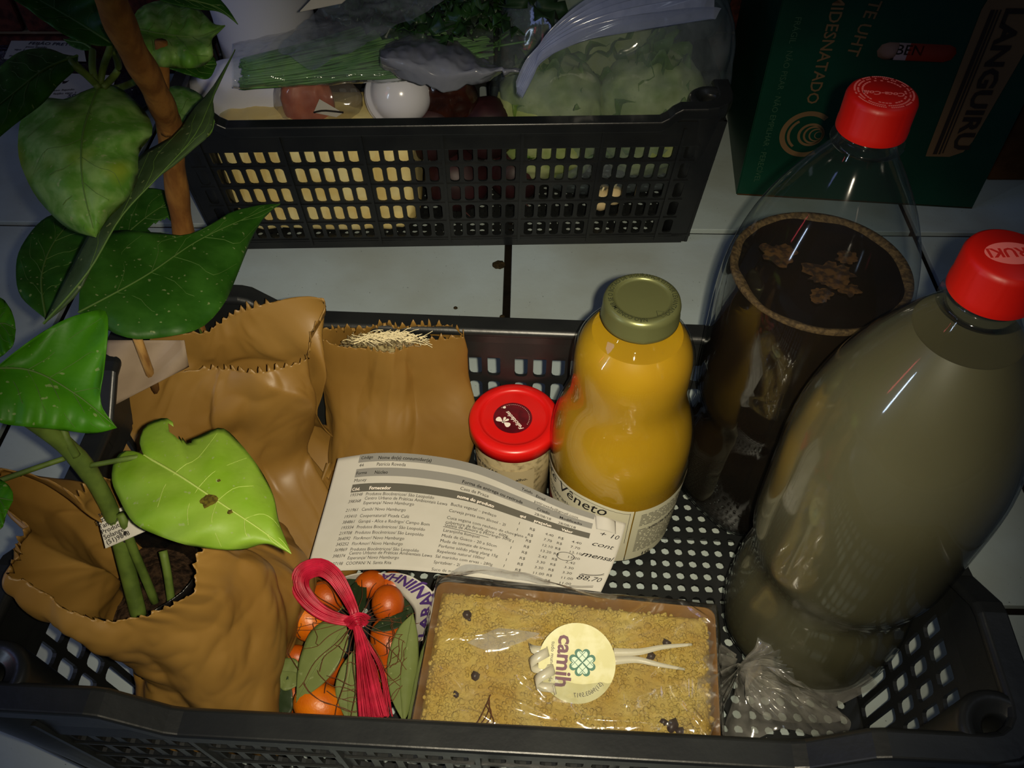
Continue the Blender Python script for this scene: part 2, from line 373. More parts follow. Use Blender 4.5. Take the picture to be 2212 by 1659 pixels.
CW, CD, CH = 0.474, 0.266, 0.148          # outer size at the rim
BW, BD = 0.452, 0.240                     # at the foot
HU = 0.170                     # raised corners
def crate_parts(r0=.043, r1=.078, HR=.020, inset=.0155):
    parts = []
    def wall(long_, sign):
        LB = (BW if long_ else BD); LT = (CW if long_ else CD); ob = (BD if long_ else BW)/2; ot = (CD if long_ else CW)/2
        pitch = 0.0118; gp = 0.0055; n = 5
        L = LB
        groups = 6 if long_ else 3
        us = []; isl = []
        tot = groups*(n*pitch+gp)+gp + 2*(pitch+gp*.6)
        u = -tot/2
        seq = [('h', 1)] + [('h', n)]*groups + [('h', 1)]
        us = [-LB/2+.004]; kinds = []
        us.append(u); kinds.append(0)
        for gi, (t, c) in enumerate(seq):
            for _ in range(c): u += pitch; us.append(u); kinds.append(1)
            if gi < len(seq)-1: u += gp; us.append(u); kinds.append(0)
        us.append(LB/2-.004); kinds.append(0)
        rows = [0.0, .010, .0325, .0555, .0785, .1015, .1245, .1265, CH-.004]; rk = [0, 1, 1, 1, 1, 1, 0, 0]
        if not long_: rows = [0.0, .010, .0555, .0785, .1015, .1245, .1265, CH-.004]; rk = [0, 1, 1, 1, 1, 0, 0]
        def hole(i, j, u0, u1, v0, v1):
            if kinds[i] and rk[j]:
                return ((u0+u1)/2, (v0+v1)/2, (u1-u0)/2-.0018, (v1-v0)/2-.0026, .0026)
            return None
        def mp(u, v, d):
            s = v/CH; uu = u*(1 + (LT/LB-1)*s); off = (ob + (ot-ob)*s) - .0045 + d - .0022
            return Vector((uu, sign*off, v)) if long_ else Vector((sign*off, uu, v))
        g = hole_panel(us, rows, hole, mp, .0022)
        # stiffening ribs outside between the groups
        ribs = []
        for i, kd in enumerate(kinds):
            if kd == 0 and 0 < i < len(kinds)-1:
                uc = (us[i]+us[i+1])/2
                q = [mp(uc+a, v, d) for v in (.004, CH-.01) for a, d in ((-.0012, .002), (.0012, .002), (.0012, .0045), (-.0012, .0045))]
                ribs.append((q, [(0, 1, 2, 3), (7, 6, 5, 4), (0, 4, 5, 1), (1, 5, 6, 2), (2, 6, 7, 3), (3, 7, 4, 0)]))
        for v in (rows[1:-3]):
            q = [mp(us[1]+(us[-2]-us[1])*t, v+a, d) for t in (0, 1) for a, d in ((-.0007, .002), (.0007, .002), (.0007, .0032), (-.0007, .0032))]
            ribs.append((q, [(0, 1, 2, 3), (7, 6, 5, 4), (0, 4, 5, 1), (1, 5, 6, 2), (2, 6, 7, 3), (3, 7, 4, 0)]))
        return join(g, *ribs)
    for lg in (True, False):
        for sg in (-1, 1):
            parts.append(('wall_panel', wall(lg, sg)))
    # base with round holes
    nx, ny = 47, 24; px_, py_ = (BW-.024)/nx, (BD-.02)/ny
    us = [-BW/2+.003] + [-BW/2+.012+i*px_ for i in range(nx+1)] + [BW/2-.003]
    vs = [-BD/2+.003] + [-BD/2+.010+j*py_ for j in range(ny+1)] + [BD/2-.003]
    def bh(i, j, u0, u1, v0, v1):
        if 1 <= i <= nx and 1 <= j <= ny: return ((u0+u1)/2, (v0+v1)/2, .0030, .0030, .00299)
        return None
    base = hole_panel(us, vs, bh, lambda u, v, d: Vector((u, v, .008+d)), .0022)
    ribs = [box((-BW/2+.012+px_*(4.25+6*k), 0, .0042), (.0022, BD-.016, .0076)) for k in range(8)] + \
           [box((0, -BD/2+.010+py_*(4.25+5*k), .0042), (BW-.016, .0022, .0076)) for k in range(4)]
    ribs += [box((0, s*(BD/2-.0045), .005), (BW-.02, .003, .010)) for s in (-1, 1)] + [box((s*(BW/2-.0045), 0, .005), (.003, BD-.02, .010)) for s in (-1, 1)]
    parts.append(('base', join(base, *ribs)))
    # rim: swept profile round the top, rising at the corners
    def path():
        pts = []
        hx, hy = CW/2-.004, CD/2-.004; rc = .020
        def side(a, b):                                   # a->b straight, heights rise near the ends
            d = (b-a); L = d.length; 
            for s in (0, r0*.5, r0, r0+.006, (r0+r1)/2, r1-.006, r1, L*.35, L*.5, L*.65, L-r1, L-r1+.006, L-(r0+r1)/2, L-r0-.006, L-r0, L-r0*.5, L):
                e = min(s, L-s); 
                h = HR if e <= r0 else (0 if e >= r1 else HR*(.5+.5*cos(pi*(e-r0)/(r1-r0))))
                pts.append(Vector((a.x+d.x*s/L, a.y+d.y*s/L, CH+h)))
        c = [Vector((-hx+rc, -hy, 0)), Vector((hx-rc, -hy, 0)), Vector((hx, -hy+rc, 0)), Vector((hx, hy-rc, 0)), Vector((hx-rc, hy, 0)), Vector((-hx+rc, hy, 0)), Vector((-hx, hy-rc, 0)), Vector((-hx, -hy+rc, 0))]
        cc = [Vector((hx-rc, -hy+rc, 0)), Vector((hx-rc, hy-rc, 0)), Vector((-hx+rc, hy-rc, 0)), Vector((-hx+rc, -hy+rc, 0))]
        for k in range(4):
            side(c[2*k], c[2*k+1])
            a0 = -pi/2 + k*pi/2
            for t in (1, 2, 3):
                a = a0 + t*pi/8; pts.append(cc[k] + Vector((rc*cos(a), rc*sin(a), CH+HR)))
        return pts
    pts = path(); n = len(pts); V, Fc = [], []
    prof = [(-.0085, -.002), (-.0085, -.005), (-.004, -.005), (-.004, -.030), (-.0020, -.030), (-.0020, -.0052), (.0028, -.005), (.0028, -.0105), (.0045, -.0105), (.0052, -.002), (.0048, 0), (-.0065, 0)]
    for i, p in enumerate(pts):
        t = (pts[(i+1) % n]-pts[i-1]); t.z = 0; t.normalize(); o_ = Vector((t.y, -t.x, 0))
        h = p.z - CH
        for a, b in prof:
            bz = b if b > -.02 else b - h
            V.append(p + o_*a + Vector((0, 0, bz)))
    m = len(prof)
    for i in range(n):
        for k in range(m):
            k2 = (k+1) % m; i2 = (i+1) % n; Fc.append((i*m+k, i2*m+k, i2*m+k2, i*m+k2))
    parts.append(('rim', (V, Fc)))
    # corner sockets
    HU = CH + HR - .002
    for sx in (-1, 1):
        for sy in (-1, 1):
            def cfun(r, z, a): return r
            g = lathe([(.0085, .002), (.0135, .002), (.0150, .1), (.0176, HU-.002), (.0172, HU), (.0158, HU+.0014), (.0122, HU+.0016), (.0112, HU+.0002), (.0078, HU-.0004), (.0068, HU-.0015), (.0064, HU-.004), (.0060, HU-.020), (.0002, HU-.020)], 28,
                      (0, 0, 0))
            V2 = []
            for v in g[0]:
                s = v.z/CH
                V2.append(Vector((v.x + sx*((BW/2 + (CW-BW)/2*s)-.0195), v.y + sy*((BD/2+(CD-BD)/2*s)-inset), v.z)))
            parts.append(('corner_socket', (V2, g[1])))
    return parts
def make_crate(label, loc, rz, CP, zs=1):
    CRATE_ME = {}
    t = bpy.data.objects.new('plastic_crate', None); COL.objects.link(t); t.location = loc; t.rotation_euler = (0, 0, rz); t.scale = (1, 1, zs)
    tag(t, label, 'crate', 'black perforated plastic crates')
    for k, (nm, g) in enumerate(CP):
        if k not in CRATE_ME: CRATE_ME[k] = mesh(nm, g[0], g[1], M_BLACK, nm in ('corner_socket',))
        o = bpy.data.objects.new(nm, CRATE_ME[k]); COL.objects.link(o); o.parent = t
        if nm == 'rim':
            md = o.modifiers.new('bevel', 'BEVEL'); md.width = .0009; md.segments = 2; md.limit_method = 'ANGLE'
    return t
RZ1 = radians(-3.0)
C1 = Vector((-.006, .2595, 0))
make_crate('near black perforated crate holding the bottles, bags and cake', C1, RZ1, crate_parts())
C2 = Vector((-.058, .624+CD/2-.003, 0))
make_crate('far black perforated crate full of bagged greens', C2, radians(1.35), crate_parts(.020, .036, .012, .0195), .955)
def c1(x, y, z): return C1 + Matrix.Rotation(RZ1, 3, 'Z') @ Vector((x, y, z))
# ------------------------------------------------------------------ two-litre bottles
M_PET = film('clear_bottle_plastic', (0.90, 0.93, 0.93), haze=.010, hazecol=(.5, .55, .55), rough=.06, gloss=1.0)
M_REDCAP = mat('red_cap_plastic', C8(178, 16, 4), .42, .4, sss=.1)
M_CAPPRINT = mat('pale_cap_print', C8(232, 118, 112), .5, .3)
M_BEER = mat('dark_beer', C8(12, 7, 3), .05, .5, col2=C8(22, 12, 4), scale=18, coat=.4)
M_FOAM = mat('beer_foam', C8(84, 66, 40), .8, .2, col2=C8(56, 42, 24), scale=500, bump=.8, bdist=.001)
M_CLOUDY = mat('cloudy_lemonade', C8(80, 76, 54), .35, .45, col2=C8(70, 66, 44), scale=7, detail=3, sss=.25, coat=.5)
def pet_profile(flute=True):
    return [(.020, .0), (.030, .001), (.041, .006), (.0485, .016), (.0515, .030), (.0520, .050), (.0508, .070), (.0484, .085), (.0474, .095), (.0484, .106),
            (.0516, .120), (.0522, .140), (.0522, .160), (.0522, .185), (.0512, .203), (.0486, .219), (.0440, .236), (.0375, .252), (.0300, .266), (.0225, .278), (.0165, .287), (.0138, .293), (.0132, .298)]
def resample_prof(pr, n):
    return [(p.x, p.z) for p in crom([Vector((r, 0, z)) for r, z in pr], n)]
def petal(r, z, a):
    k = max(0, 1 - z/.028); rr = r*(1 - .16*k*(.5+.5*cos(5*a)))
    if .035 < z < .115: rr *= 1 - .010*(.5+.5*cos(26*a))*sin(pi*(z-.035)/.08)
    return rr
def cap_geo(c, r=.0158, h=.0185):
    pr = [(r+.0004, 0), (r+.0004, .0035), (r, .0042), (r, h-.0030), (r-.0008, h-.0010), (r-.0024, h), (.0001, h)]
    def f(rr, z, a): return rr*(1+.010*(1 if (int(a/(2*pi)*120) % 2) else 0)) if .004 < z < h-.0028 else rr
    return lathe(pr, 120, c, f)
def pet_bottle(label, loc, liquid_mat, level, name, cap_marks):
    t = Thing(name, label, 'bottle', loc, 'two-litre plastic bottles with red caps')
    x, y, z0 = loc
    pr = resample_prof(pet_profile(), 60)
    t.part('bottle_body', lathe(pr, 96, loc, petal), M_PET)
    neck = [(.0132, .298), (.0132, .300), (.0168, .3006), (.0172, .3016), (.0168, .3026), (.0128, .3030), (.0128, .3045), (.0142, .3050), (.0142, .3062), (.0126, .3066), (.0126, .316)]
    t.part('neck', lathe([(r, z-.008) for r, z in neck], 48, loc), M_PET)
    pl = [(max(r*(.965 if level < .25 and z > .15 else .985)-.0004, .001), z) for r, z in pr if z < level]; rl = pl[-1][0]
    lq = lathe(pl, 96, loc, petal); top = lathe([(rl, pl[-1][1]), (rl-.0012, pl[-1][1]-.0004), (.00002, pl[-1][1]-.0004)], 96, loc)
    t.part('liquid', join(lq, top), liquid_mat)
    capz = z0 + .2995
    cp = t.part('cap', cap_geo((x, y, capz)), M_REDCAP)
    mk = cap_marks(x, y, capz+.0186)
    if mk: t.part('cap_print', mk, M_CAPPRINT, False, label='pale lettering on the red cap', parent=cp)
    return t, rl, pl[-1][1]
def ringtext(s, c, r, size, a_start, a_span, cw=True, bold=.02, outward=True):
    """text set round a circle lying flat; tops outward when outward else inward"""
    g = text(s, size, bold)
    wd = max(v.x for v in g[0])
    def f(x, y):
        a = a_start - a_span*(x/wd) if outward else a_start + a_span*(x/wd)
        rr = r + y if outward else r - y
        return Vector((c[0] + rr*cos(a), c[1] + rr*sin(a), c[2]))
    return mapg(g, f)
ROT = lambda geo, a, c: ([Vector((c[0]+v.x*cos(a)-v.y*sin(a), c[1]+v.x*sin(a)+v.y*cos(a), c[2])) for v in geo[0]], geo[1])
def coke_marks(x, y, z):
    c = (x, y, z); g = []
    g.append(ROT(text('Coca-Cola', .0042, .03, .35, align='CENTER'), pi-.15, c))
    for r, n, ph in ((.0128, 90, 0), (.0113, 80, .2), (.0094, 40, .1)):       # illegible ring lines: broken strokes
        for k in range(n):
            if random.random() < .17: continue
            a = 2*pi*k/n+ph
            g.append(ROT(ring2(r-.00042, r+.00042, 2, (0, 0), a, a+2*pi/n*.78), 0, c))
    return join(*g)
random.seed(4)
LB = P(1601, 1063, .012)
t, rl, zl = pet_bottle('bottle of dark beer with a foam ring and red cap, behind the cloudy one', (.166, .352, .0125), M_BEER, .2135, 'beer_bottle', coke_marks)
bx, by, bz = .166, .352, .0125
def foam_fn(r, z, a): return r*(1+.004*sin(9*a))
fo = []
fr = [(rl-.0002, zl-.0035), (rl+.0003, zl-.001), (rl+.0002, zl+.0012), (rl-.0020, zl+.0010), (rl-.0036, zl+.0002), (rl-.0044, zl-.0003)]
def foamw(r, z, a):
    k = (rl - r)/.0068 if r < rl else 0
    return r + k*.004*nz((cos(a), sin(a), 0), 2.5, 3)
t.part('foam_ring', lathe(fr, 120, (bx, by, bz), foamw), M_FOAM)
pt = []
for (cx_, cy_, rr, sd) in ((.004, -.004, .0125, 1), (.017, .010, .006, 2), (-.020, .012, .010, 3), (-.004, -.020, .006, 5), (.012, -.016, .005, 8)):
    n = 40; V = [Vector((bx+cx_, by+cy_, bz+zl+.0009))]
    for i in range(n):
        a = 2*pi*i/n; q = rr*(1+.55*nz((cos(a), sin(a), sd), 1.6, sd)+.3*nz((cos(a)*3, sin(a)*3, sd), 1.5, sd))
        V.append(Vector((bx+cx_+q*cos(a), by+cy_+q*sin(a)*.9, bz+zl+.0004)))
    pt.append((V, [(0, 1+i, 1+(i+1) % n) for i in range(n)]))
t.part('foam_patch', join(*pt), mat('thin_foam', C8(70, 46, 18), .6, .3, col2=C8(34, 20, 8), scale=260, detail=6, lo=.42, hi=.58))

def fruki_marks(x, y, z):
    c = (x, y, z)
    V = []
    n = 48
    g = [ROT(disc2(.0098, n, (0, 0), .62), pi+.05, c)]
    return join(*g)
t2, r2, z2 = pet_bottle('bottle of cloudy lemonade with a red cap, in front of the beer bottle', (.182, .243, .0125), M_CLOUDY, .281, 'lemonade_bottle', fruki_marks)
cp = [o for o in COL.objects if o.name.startswith('cap.')][-1]
z_ = .0125+.2995+.0188
t2.part('cap_lettering', ROT(text('FRUKI', .0068, .03, .0, align='CENTER'), pi+.05, (.1821, .2455, z_)), mat('red_letters', C8(196, 30, 22), .5), False, parent=cp, label='red letters on the pale oval')
# ------------------------------------------------------------------ juice bottle
M_GLASS = film('clear_glass', (0.96, 0.97, 0.93), haze=.02, hazecol=(.7, .7, .6), rough=.02, gloss=1.0)
M_JUICE = mat('orange_juice', C8(168, 132, 6), .3, .4, col2=C8(160, 122, 4), scale=14, sss=.12, coat=.3)
M_JUICE2 = mat('juice_pulp_top', C8(238, 188, 40), .35, .4, sss=.1)
M_LABEL = mat('cream_label', C8(222, 218, 190), .6, .3)
JX, JY, JZ = .069, .334, .0105
jp = [(.020, .0), (.0355, .0), (.0395, .002), (.0412, .007), (.0420, .020), (.0432, .050), (.0445, .075), (.0450, .090), (.0440, .104), (.0415, .116), (.0385, .126), (.0363, .134), (.0352, .142), (.0352, .152),
      (.0352, .160), (.0345, .169), (.0320, .177), (.0275, .184), (.0225, .189), (.0190, .192), (.0178, .195), (.0178, .203)]
t = Thing('juice_bottle', 'glass bottle of orange juice with cream label and gold-green screw lid', 'bottle', (JX, JY, JZ))
jr = resample_prof(jp, 64)
t.part('glass_body', lathe(jr, 80, (JX, JY, JZ)), M_GLASS)
jl = [(max(r-.0016, .001), z+.0008) for r, z in jr if z < .186]
t.part('juice', join(lathe(jl, 80, (JX, JY, JZ)), lathe([(jl[-1][0], jl[-1][1]), (.0005, jl[-1][1]-.0002)], 80, (JX, JY, JZ))), M_JUICE)
M_LID = mat('gold_green_metal', C8(112, 116, 74), .34, .5, metal=.55, bump=.05, bscale=300)
lr = .0208
lp = [(lr-.0006, .0), (lr+.0004, .0008), (lr+.0004, .0030), (lr, .0038), (lr, .0105), (lr-.0006, .0128), (lr-.0022, .0142), (lr-.0045, .0144), (lr-.0056, .0136), (lr-.0060, .0130), (lr-.0072, .0131), (.0001, .0134)]
LZ = JZ+.197
def lug(r, z, a): return r*(1+.012*max(0, cos(4*a))**8) if z < .004 else r
lid = t.part('screw_lid', lathe(lp, 96, (JX, JY, LZ), lug), M_LID, label='gold-green metal lid')
M_LIDINK = mat('dark_green_print', C8(38, 42, 22), .6)
g = ringtext('NÃO CONSUMIR SE O BOTÃO DE SEGURANÇA ESTIVER LEVANTADO', (JX, JY, LZ+.01455), lr-.0049, .0036, -pi/2+.05, 2*pi*.90, bold=.012)
t.part('lid_lettering', g, M_LIDINK, False, parent=lid, label='dark printed ring of capitals')
ar = [(0, 0), (.0022, 0), (.0022, .0022), (.0036, .0022), (.0011, .0054), (-.0014, .0022), (0, .0022), (0, 0)]
g = stroke(ar, .00022); a_ = .75
t.part('lid_arrow', ([Vector((JX+.0088+v.x*cos(a_)-v.y*sin(a_), JY-.0155+v.x*sin(a_)+v.y*cos(a_), LZ+.0149)) for v in g[0]], g[1]), M_LIDINK, False, parent=lid)
# label wrapped round the body
def jrad(z):
    z = z-JZ
    for (r0, z0), (r1, z1) in zip(jr, jr[1:]):
        if z0 <= z <= z1: return r0+(r1-r0)*(z-z0)/max(z1-z0, 1e-6)
    return .04
def onj(th, z, off=.0006): r = jrad(z)+off; return Vector((JX+r*cos(th), JY+r*sin(th), z))
AE = radians(-82)                         # right edge of the front label
def ftop(th):                             # front label: wavy shoulders
    d = (AE-th)/radians(120)
    return .0895 - .0065*math.exp(-(d/.22)**2) + .0015*sin(d*7)
A0 = radians(-215)
lab = t.part('front_label', grid(61, 9, lambda u, v: onj(A0+(AE-A0)*u, .0175+(ftop(A0+(AE-A0)*u)-.0175)*v)), M_LABEL, label='cream front label with script name')
back = t.part('back_label', grid(31, 5, lambda u, v: onj(AE+.02+radians(125)*u, .0175+(.0825-.0175)*v, .0005)), mat('back_label_paper', C8(214, 212, 184), .6, .3), label='cream label of small print')
def jt(s, th0, z, size, **kw):
    g = text(s, size, **kw); return mapg(g, lambda x, y: onj(th0 + x/.0445, z+y, .0009))
t.part('label_lettering', join(
    jt('Fonte Vêneto', AE-1.93, .0765, .0155, bold=.004, shear=.25, sx=.80),
    jt('Cooperativa de Sucos', AE-1.62, .0655, .0068, bold=.004),
    jt('SERRA GAÚCHA · BRASIL', AE-1.50, .0590, .0050)), M_INK, False, parent=lab)
ln = [[onj(AE-.05-1.5*s, ftop(AE-.05-1.5*s)-.0028, .0009) for s in [i/30 for i in range(31)]], [onj(AE-.05, .043+.0385*s, .0009) for s in [i/8 for i in range(9)]]]
t.part('label_border', join(*[tube(l, .00013, 4) for l in ln]), M_INK, parent=lab)
M_MAROON = mat('maroon_print', C8(108, 26, 18), .6)
t.part('maroon_panel', grid(24, 5, lambda u, v: onj(AE-2.1+1.35*u, .019+(.0370-.012*u)*v, .0008)), M_MAROON, parent=lab, label='maroon panel at the foot of the label')
t.part('panel_fruit', join(*[jt(s, AE-1.9+.2*k, .030-.002*k, .010, bold=.03) for k, s in enumerate(('M', 'A', 'Ç', 'Ã'))]), mat('pink_print', C8(190, 130, 112), .6), False, parent=lab)
ls = []
random.seed(9)
for k in range(26):
    z = .0765 - .0019*k
    a = AE+.12
    while a < AE+1.9:
        L = random.uniform(.03, .14)
        if not (7 < k < 10 and a < AE+.9): ls.append(grid(3, 2, lambda u, v: onj(a+L*u, z+.0007*v, .0009)))
        a += L+.025
ls.append(jt('1G', AE+.28, .0195, .0062, bold=.03))
ls.append(jt('SUCO DE LARANJA', AE+.30, .0553, .0030, bold=.04))
t.part('small_print', join(*ls), M_INK, False, parent=back)

# ------------------------------------------------------------------ red-lidded pot of herb salt
M_RED = mat('red_lid_plastic', C8(206, 20, 16), .33, .5, sss=.05)
M_SALT = mat('herb_salt', C8(172, 156, 120), .7, .3, col2=C8(104, 90, 60), scale=190, detail=5, lo=.52, hi=.72)
RX, RY = .0015, .3515
t = Thing('salt_pot', 'clear pot of speckled herb salt with a bright red lid', 'jar', (RX, RY, .0105))
t.part('salt', join(lathe([(.0215, .002), (.0235, .01), (.0252, .072), (.0001, .073)], 48, (RX, RY, .0105))), M_SALT)
t.part('pot_wall', lathe([(.001, 0), (.0222, 0), (.0242, .004), (.0264, .080)], 56, (RX, RY, .0105)), film('pot_plastic', (.95, .95, .92), haze=.05, rough=.08))
R0 = .0295
lid = t.part('lid', lathe([(R0-.0012, .0), (R0, .0006), (R0, .0085), (R0-.0008, .0100), (R0-.0022, .0106), (R0-.0040, .0112), (R0-.0062, .0113), (R0-.0072, .0107), (R0-.0078, .0101), (R0-.0095, .0100), (.0001, .0102)], 96, (RX, RY, .0880)), M_RED, label='bright red plastic lid')
SZ = .0880+.0104
sx_, sy_ = RX-.001, RY-.0005
stk = t.part('sticker', ROT(disc2(.0126, 48), 0, (sx_, sy_, SZ)), mat('wine_sticker', C8(96, 8, 22), .35, .4, col2=C8(74, 6, 18), scale=200), False, label='round wine-red sticker', parent=lid)
M_WHITE = mat('white_print', C8(236, 226, 214), .6)
bow = []
def petalp(cx, cy, ang, l, w_, n=14):
    V = [Vector((cx, cy, 0))]
    for i in range(n+1):
        s = i/n; a = pi*s; x = l*(1-cos(2*pi*s))/2; y = w_*sin(2*pi*s)*(x/l if l else 0)
        V.append(Vector((cx + x*cos(ang)-y*sin(ang), cy + x*sin(ang)+y*cos(ang), 0)))
    return V, [(0, i+1, i+2) for i in range(n)]
ANG = radians(-38)
bow += [petalp(0, 0, ANG, .0060, .0034), petalp(0, 0, ANG+pi, .0060, .0034), petalp(0, 0, ANG+pi/2+.35, .0048, .0014), petalp(0, 0, ANG+pi/2-.35, .0048, .0014), disc2(.0010, 12)]
g = join(*bow); g = ([Vector((v.x*.9-.0062, v.y*.9-.0036, 0)) for v in g[0]], g[1])
tx = text('Felicidades', .0040, .018, .3, align='LEFT'); ct, st_ = cos(radians(125)), sin(radians(125))
tx = ([Vector((.0072+v.x*ct-v.y*st_, -.0088+v.x*st_+v.y*ct, 0)) for v in tx[0]], tx[1])
dots = [disc2(.00022, 8, (.0108*cos(a), .0108*sin(a))) for a in [radians(-30+7*i) for i in range(24)]] + [disc2(.0010, 12, (-.0055, .0085))]
t.part('sticker_print', ROT(join(g, tx, *dots), 0, (sx_, sy_, SZ+.00025)), M_WHITE, False, parent=stk, label='white bow and lettering')
def onr(th, z, off): 
    r = .0242+(.0264-.0242)*(z-.0145)/.076+off; return Vector((RX+r*cos(th), RY+r*sin(th), z))
lb = t.part('pot_label', grid(25, 4, lambda u, v: onr(radians(-182)+radians(122)*u, .046+.028*v, .0004)), mat('pot_label_paper', C8(184, 168, 130), .7), label='small typed label')
lines = [('COM ERVAS', .0685, .0046, .0), ('Conservação de alho.', .0635, .0042, .3), ('Origem Marinha', .0592, .0042, .3), ('Artesanal', .0553, .0040, .4), ('Feito da c/ pessoa -', .0512, .0040, .5), ('(51) 984044320', .0472, .0036, .85)]
g = [mapg(text(s, sz, .02), lambda x, y: onr(radians(-170)+o+x/.0255, z+y, .0008)) for s, z, sz, o in lines]
g.append(mapg(text('21/08/18', .0056, .0), lambda x, y: onr(radians(-170)+.7+x/.0255, .0492+y, .0009)))
t.part('typed_lines', join(*g), M_INK, False, parent=lb)
# ------------------------------------------------------------------ kraft bags
M_KRAFT = mat('kraft_paper', C8(156, 120, 58), .44, .5, col2=C8(138, 102, 44), scale=9, detail=6, bump=.15, bscale=90, bdist=.0008, transl=C8(150, 90, 30))
_fd = {}
def fold(q, seed):
    if seed not in _fd:
        rn = random.Random(seed*77); L = []
        for k in range(6):
            v = Vector((rn.gauss(0, 1), rn.gauss(0, 1), rn.gauss(0, .55))).normalized(); fr = rn.uniform(9, 15)*(1.30**k)
            L.append((v, fr, rn.uniform(0, 1), 1.7/(1.25**k)))
        _fd[seed] = L
    s = 0
    for v, fr, ph, am in _fd[seed]:
        t_ = (q.dot(v)*fr + ph + .30*nz(q, 9, seed+1)+.10*nz(q, 40, seed+2)) % 1.0; s += am*(abs(t_-.5)*2-.5)*max(0, .25+2.2*nz(q, 15, seed+int(fr)))
    return s
def bag(name, label, rings, seed, group=None, N=230, rows=120, amp=.0048, zig=.0022, nz_n=52, extra=None, cat='paper bag'):
    R = []
    for ring in rings:
        r = [Vector(p) for p in ring]; r2 = r[-2:] + r + r[:2]
        c = crom(r + [r[0]], N+1)[:-1]
        # smooth the closed seam
        R.append(c)
    V = []
    for j in range(rows):
        s = j/(rows-1)
        V.append(s)
    cols = [crom([R[k][i] for k in range(len(R))], rows) for i in range(N)]
    cen = [sum((cols[i][j] for i in range(N)), Vector())/N for j in range(rows)]
    out = []
    for j in range(rows):
        for i in range(N):
            p = cols[i][j]; o = (p-cen[j]); o.z = 0
            if o.length > 1e-6: o.normalize()
            s = j/(rows-1); k = min(1, (1-s)*5)
            q = Vector((cos(2*pi*i/N)*.05, sin(2*pi*i/N)*.05, p.z*.75))
            q3 = q + Vector((nz(q, 30, 1), nz(q, 30, 2), nz(q, 30, 3)))*.006
            d = amp*2.5*fold(q, seed) + amp*.5*nz(q, 16, seed) + amp*.38*(abs(nz(q3, 42, seed+5))*2.2-.6) + amp*.16*(abs(nz(q3, 95, seed+9))*2.2-.5)
            p = p + o*d*k + Vector((0, 0, .35*d*k if j else 0))
            if j == 0:
                ph = (i*nz_n/N) % 1.0
                p = p + Vector((0, 0, zig*(abs(ph-.5)*2-.5)*3.0*(1+1.5*nz(q, 70, seed+8)) + .003*nz(q, 30, seed)))
                p += Vector((0, -1, 0))*(zig*.4*(abs(ph-.5)*2-.5))
            out.append(p)
    Fc = []
    for j in range(rows-1):
        for i in range(N):
            i2 = (i+1) % N; Fc.append((j*N+i, (j+1)*N+i, (j+1)*N+i2, j*N+i2))
    b = len(out); out.append(cen[-1]+Vector((0, 0, .0005)))
    for i in range(N): Fc.append(((rows-1)*N+i, b, (rows-1)*N+(i+1) % N))
    base = cen[-1].copy(); base.z = min(v.z for v in out)
    t = Thing(name, label, cat, base, group)
    t.part('bag_body', (out, Fc), M_KRAFT, True, solid=.0005)
    return t, cen
PX = lambda l: [P(*p) for p in l]
def loc8(x0, x1, y0, y1, z): 
    xm, ym = (x0+x1)/2, (y0+y1)/2
    return [c1(x0, ym, z), c1(x0, y1, z), c1(xm, y1, z), c1(x1, y1, z), c1(x1, ym, z), c1(x1, y0, z), c1(xm, y0, z), c1(x0, y0, z)]
KG = 'crumpled kraft paper bags in the near crate'
tB, cB = bag('paper_bag', 'crumpled kraft bag in the near left corner with a heart-leaved cutting', [
    PX([(12, 1205, .196), (8, 1075, .198), (130, 1012, .193), (330, 1075, .178), (425, 1195, .170), (385, 1290, .165), (245, 1342, .163), (110, 1282, .180)]),
    PX([(28, 1238, .184), (35, 1110, .184), (150, 1045, .172), (400, 1090, .145), (575, 1190, .132), (500, 1310, .142), (250, 1405, .148), (95, 1345, .162)]),
    [c1(-.200, -.035, .10), c1(-.200, .000, .10), c1(-.160, .020, .10), c1(-.138, .015, .095), c1(-.112, -.015, .09), c1(-.116, -.070, .095), c1(-.145, -.100, .10), c1(-.190, -.080, .10)],
    loc8(-.197, -.122, -.104, -.010, .045),
    loc8(-.195, -.126, -.100, -.020, .0125)], 3, KG)
tA, cA = bag('paper_bag', 'crumpled kraft bag in the far left corner holding the woody seedling', [
    PX([(262, 785, .156), (345, 752, .155), (455, 700, .160), (560, 654, .172), (664, 674, .172), (672, 765, .155), (560, 800, .150), (400, 798, .150)]),
    [P(222, 850, .135), c1(-.195, .092, .125), c1(-.148, .094, .130), c1(-.132, .090, .130), P(674, 770, .125), P(676, 860, .118), P(550, 900, .118), P(350, 905, .122)],
    [P(*q) if len(q) == 3 else c1(*q[:3]) for q in ((205, 960, .100), (-.198, .070, .085, 0), (-.150, .096, .085, 0), (-.124, .092, .080, 0), (668, 880, .070), (665, 990, .070), (560, 1050, .070), (340, 1050, .085))],
    loc8(-.200, -.098, .010, .098, .040),
    loc8(-.195, -.105, .015, .092, .0125)], 7, KG)
tC, cC = bag('paper_bag', 'smooth flat kraft bag with a vegetable sponge sticking out', [
    PX([(682, 722, .146), (715, 712, .148), (850, 702, .150), (978, 706, .148), (990, 728, .146), (925, 735, .142), (835, 758, .138), (725, 744, .142)]),
    PX([(690, 800, .115), (740, 770, .115), (850, 755, .115), (975, 770, .115), (1000, 800, .112), (960, 830, .108), (850, 850, .105), (730, 835, .108)]),
    PX([(705, 900, .075), (740, 850, .075), (850, 830, .075), (970, 850, .075), (1003, 885, .075), (985, 935, .075), (855, 965, .075), (730, 945, .075)]),
    PX([(716, 1060, .015), (750, 985, .013), (850, 970, .013), (970, 985, .013), (990, 1030, .013), (975, 1100, .013), (850, 1140, .013), (700, 1140, .013)])], 13, KG, amp=.0015, zig=.003, nz_n=40)
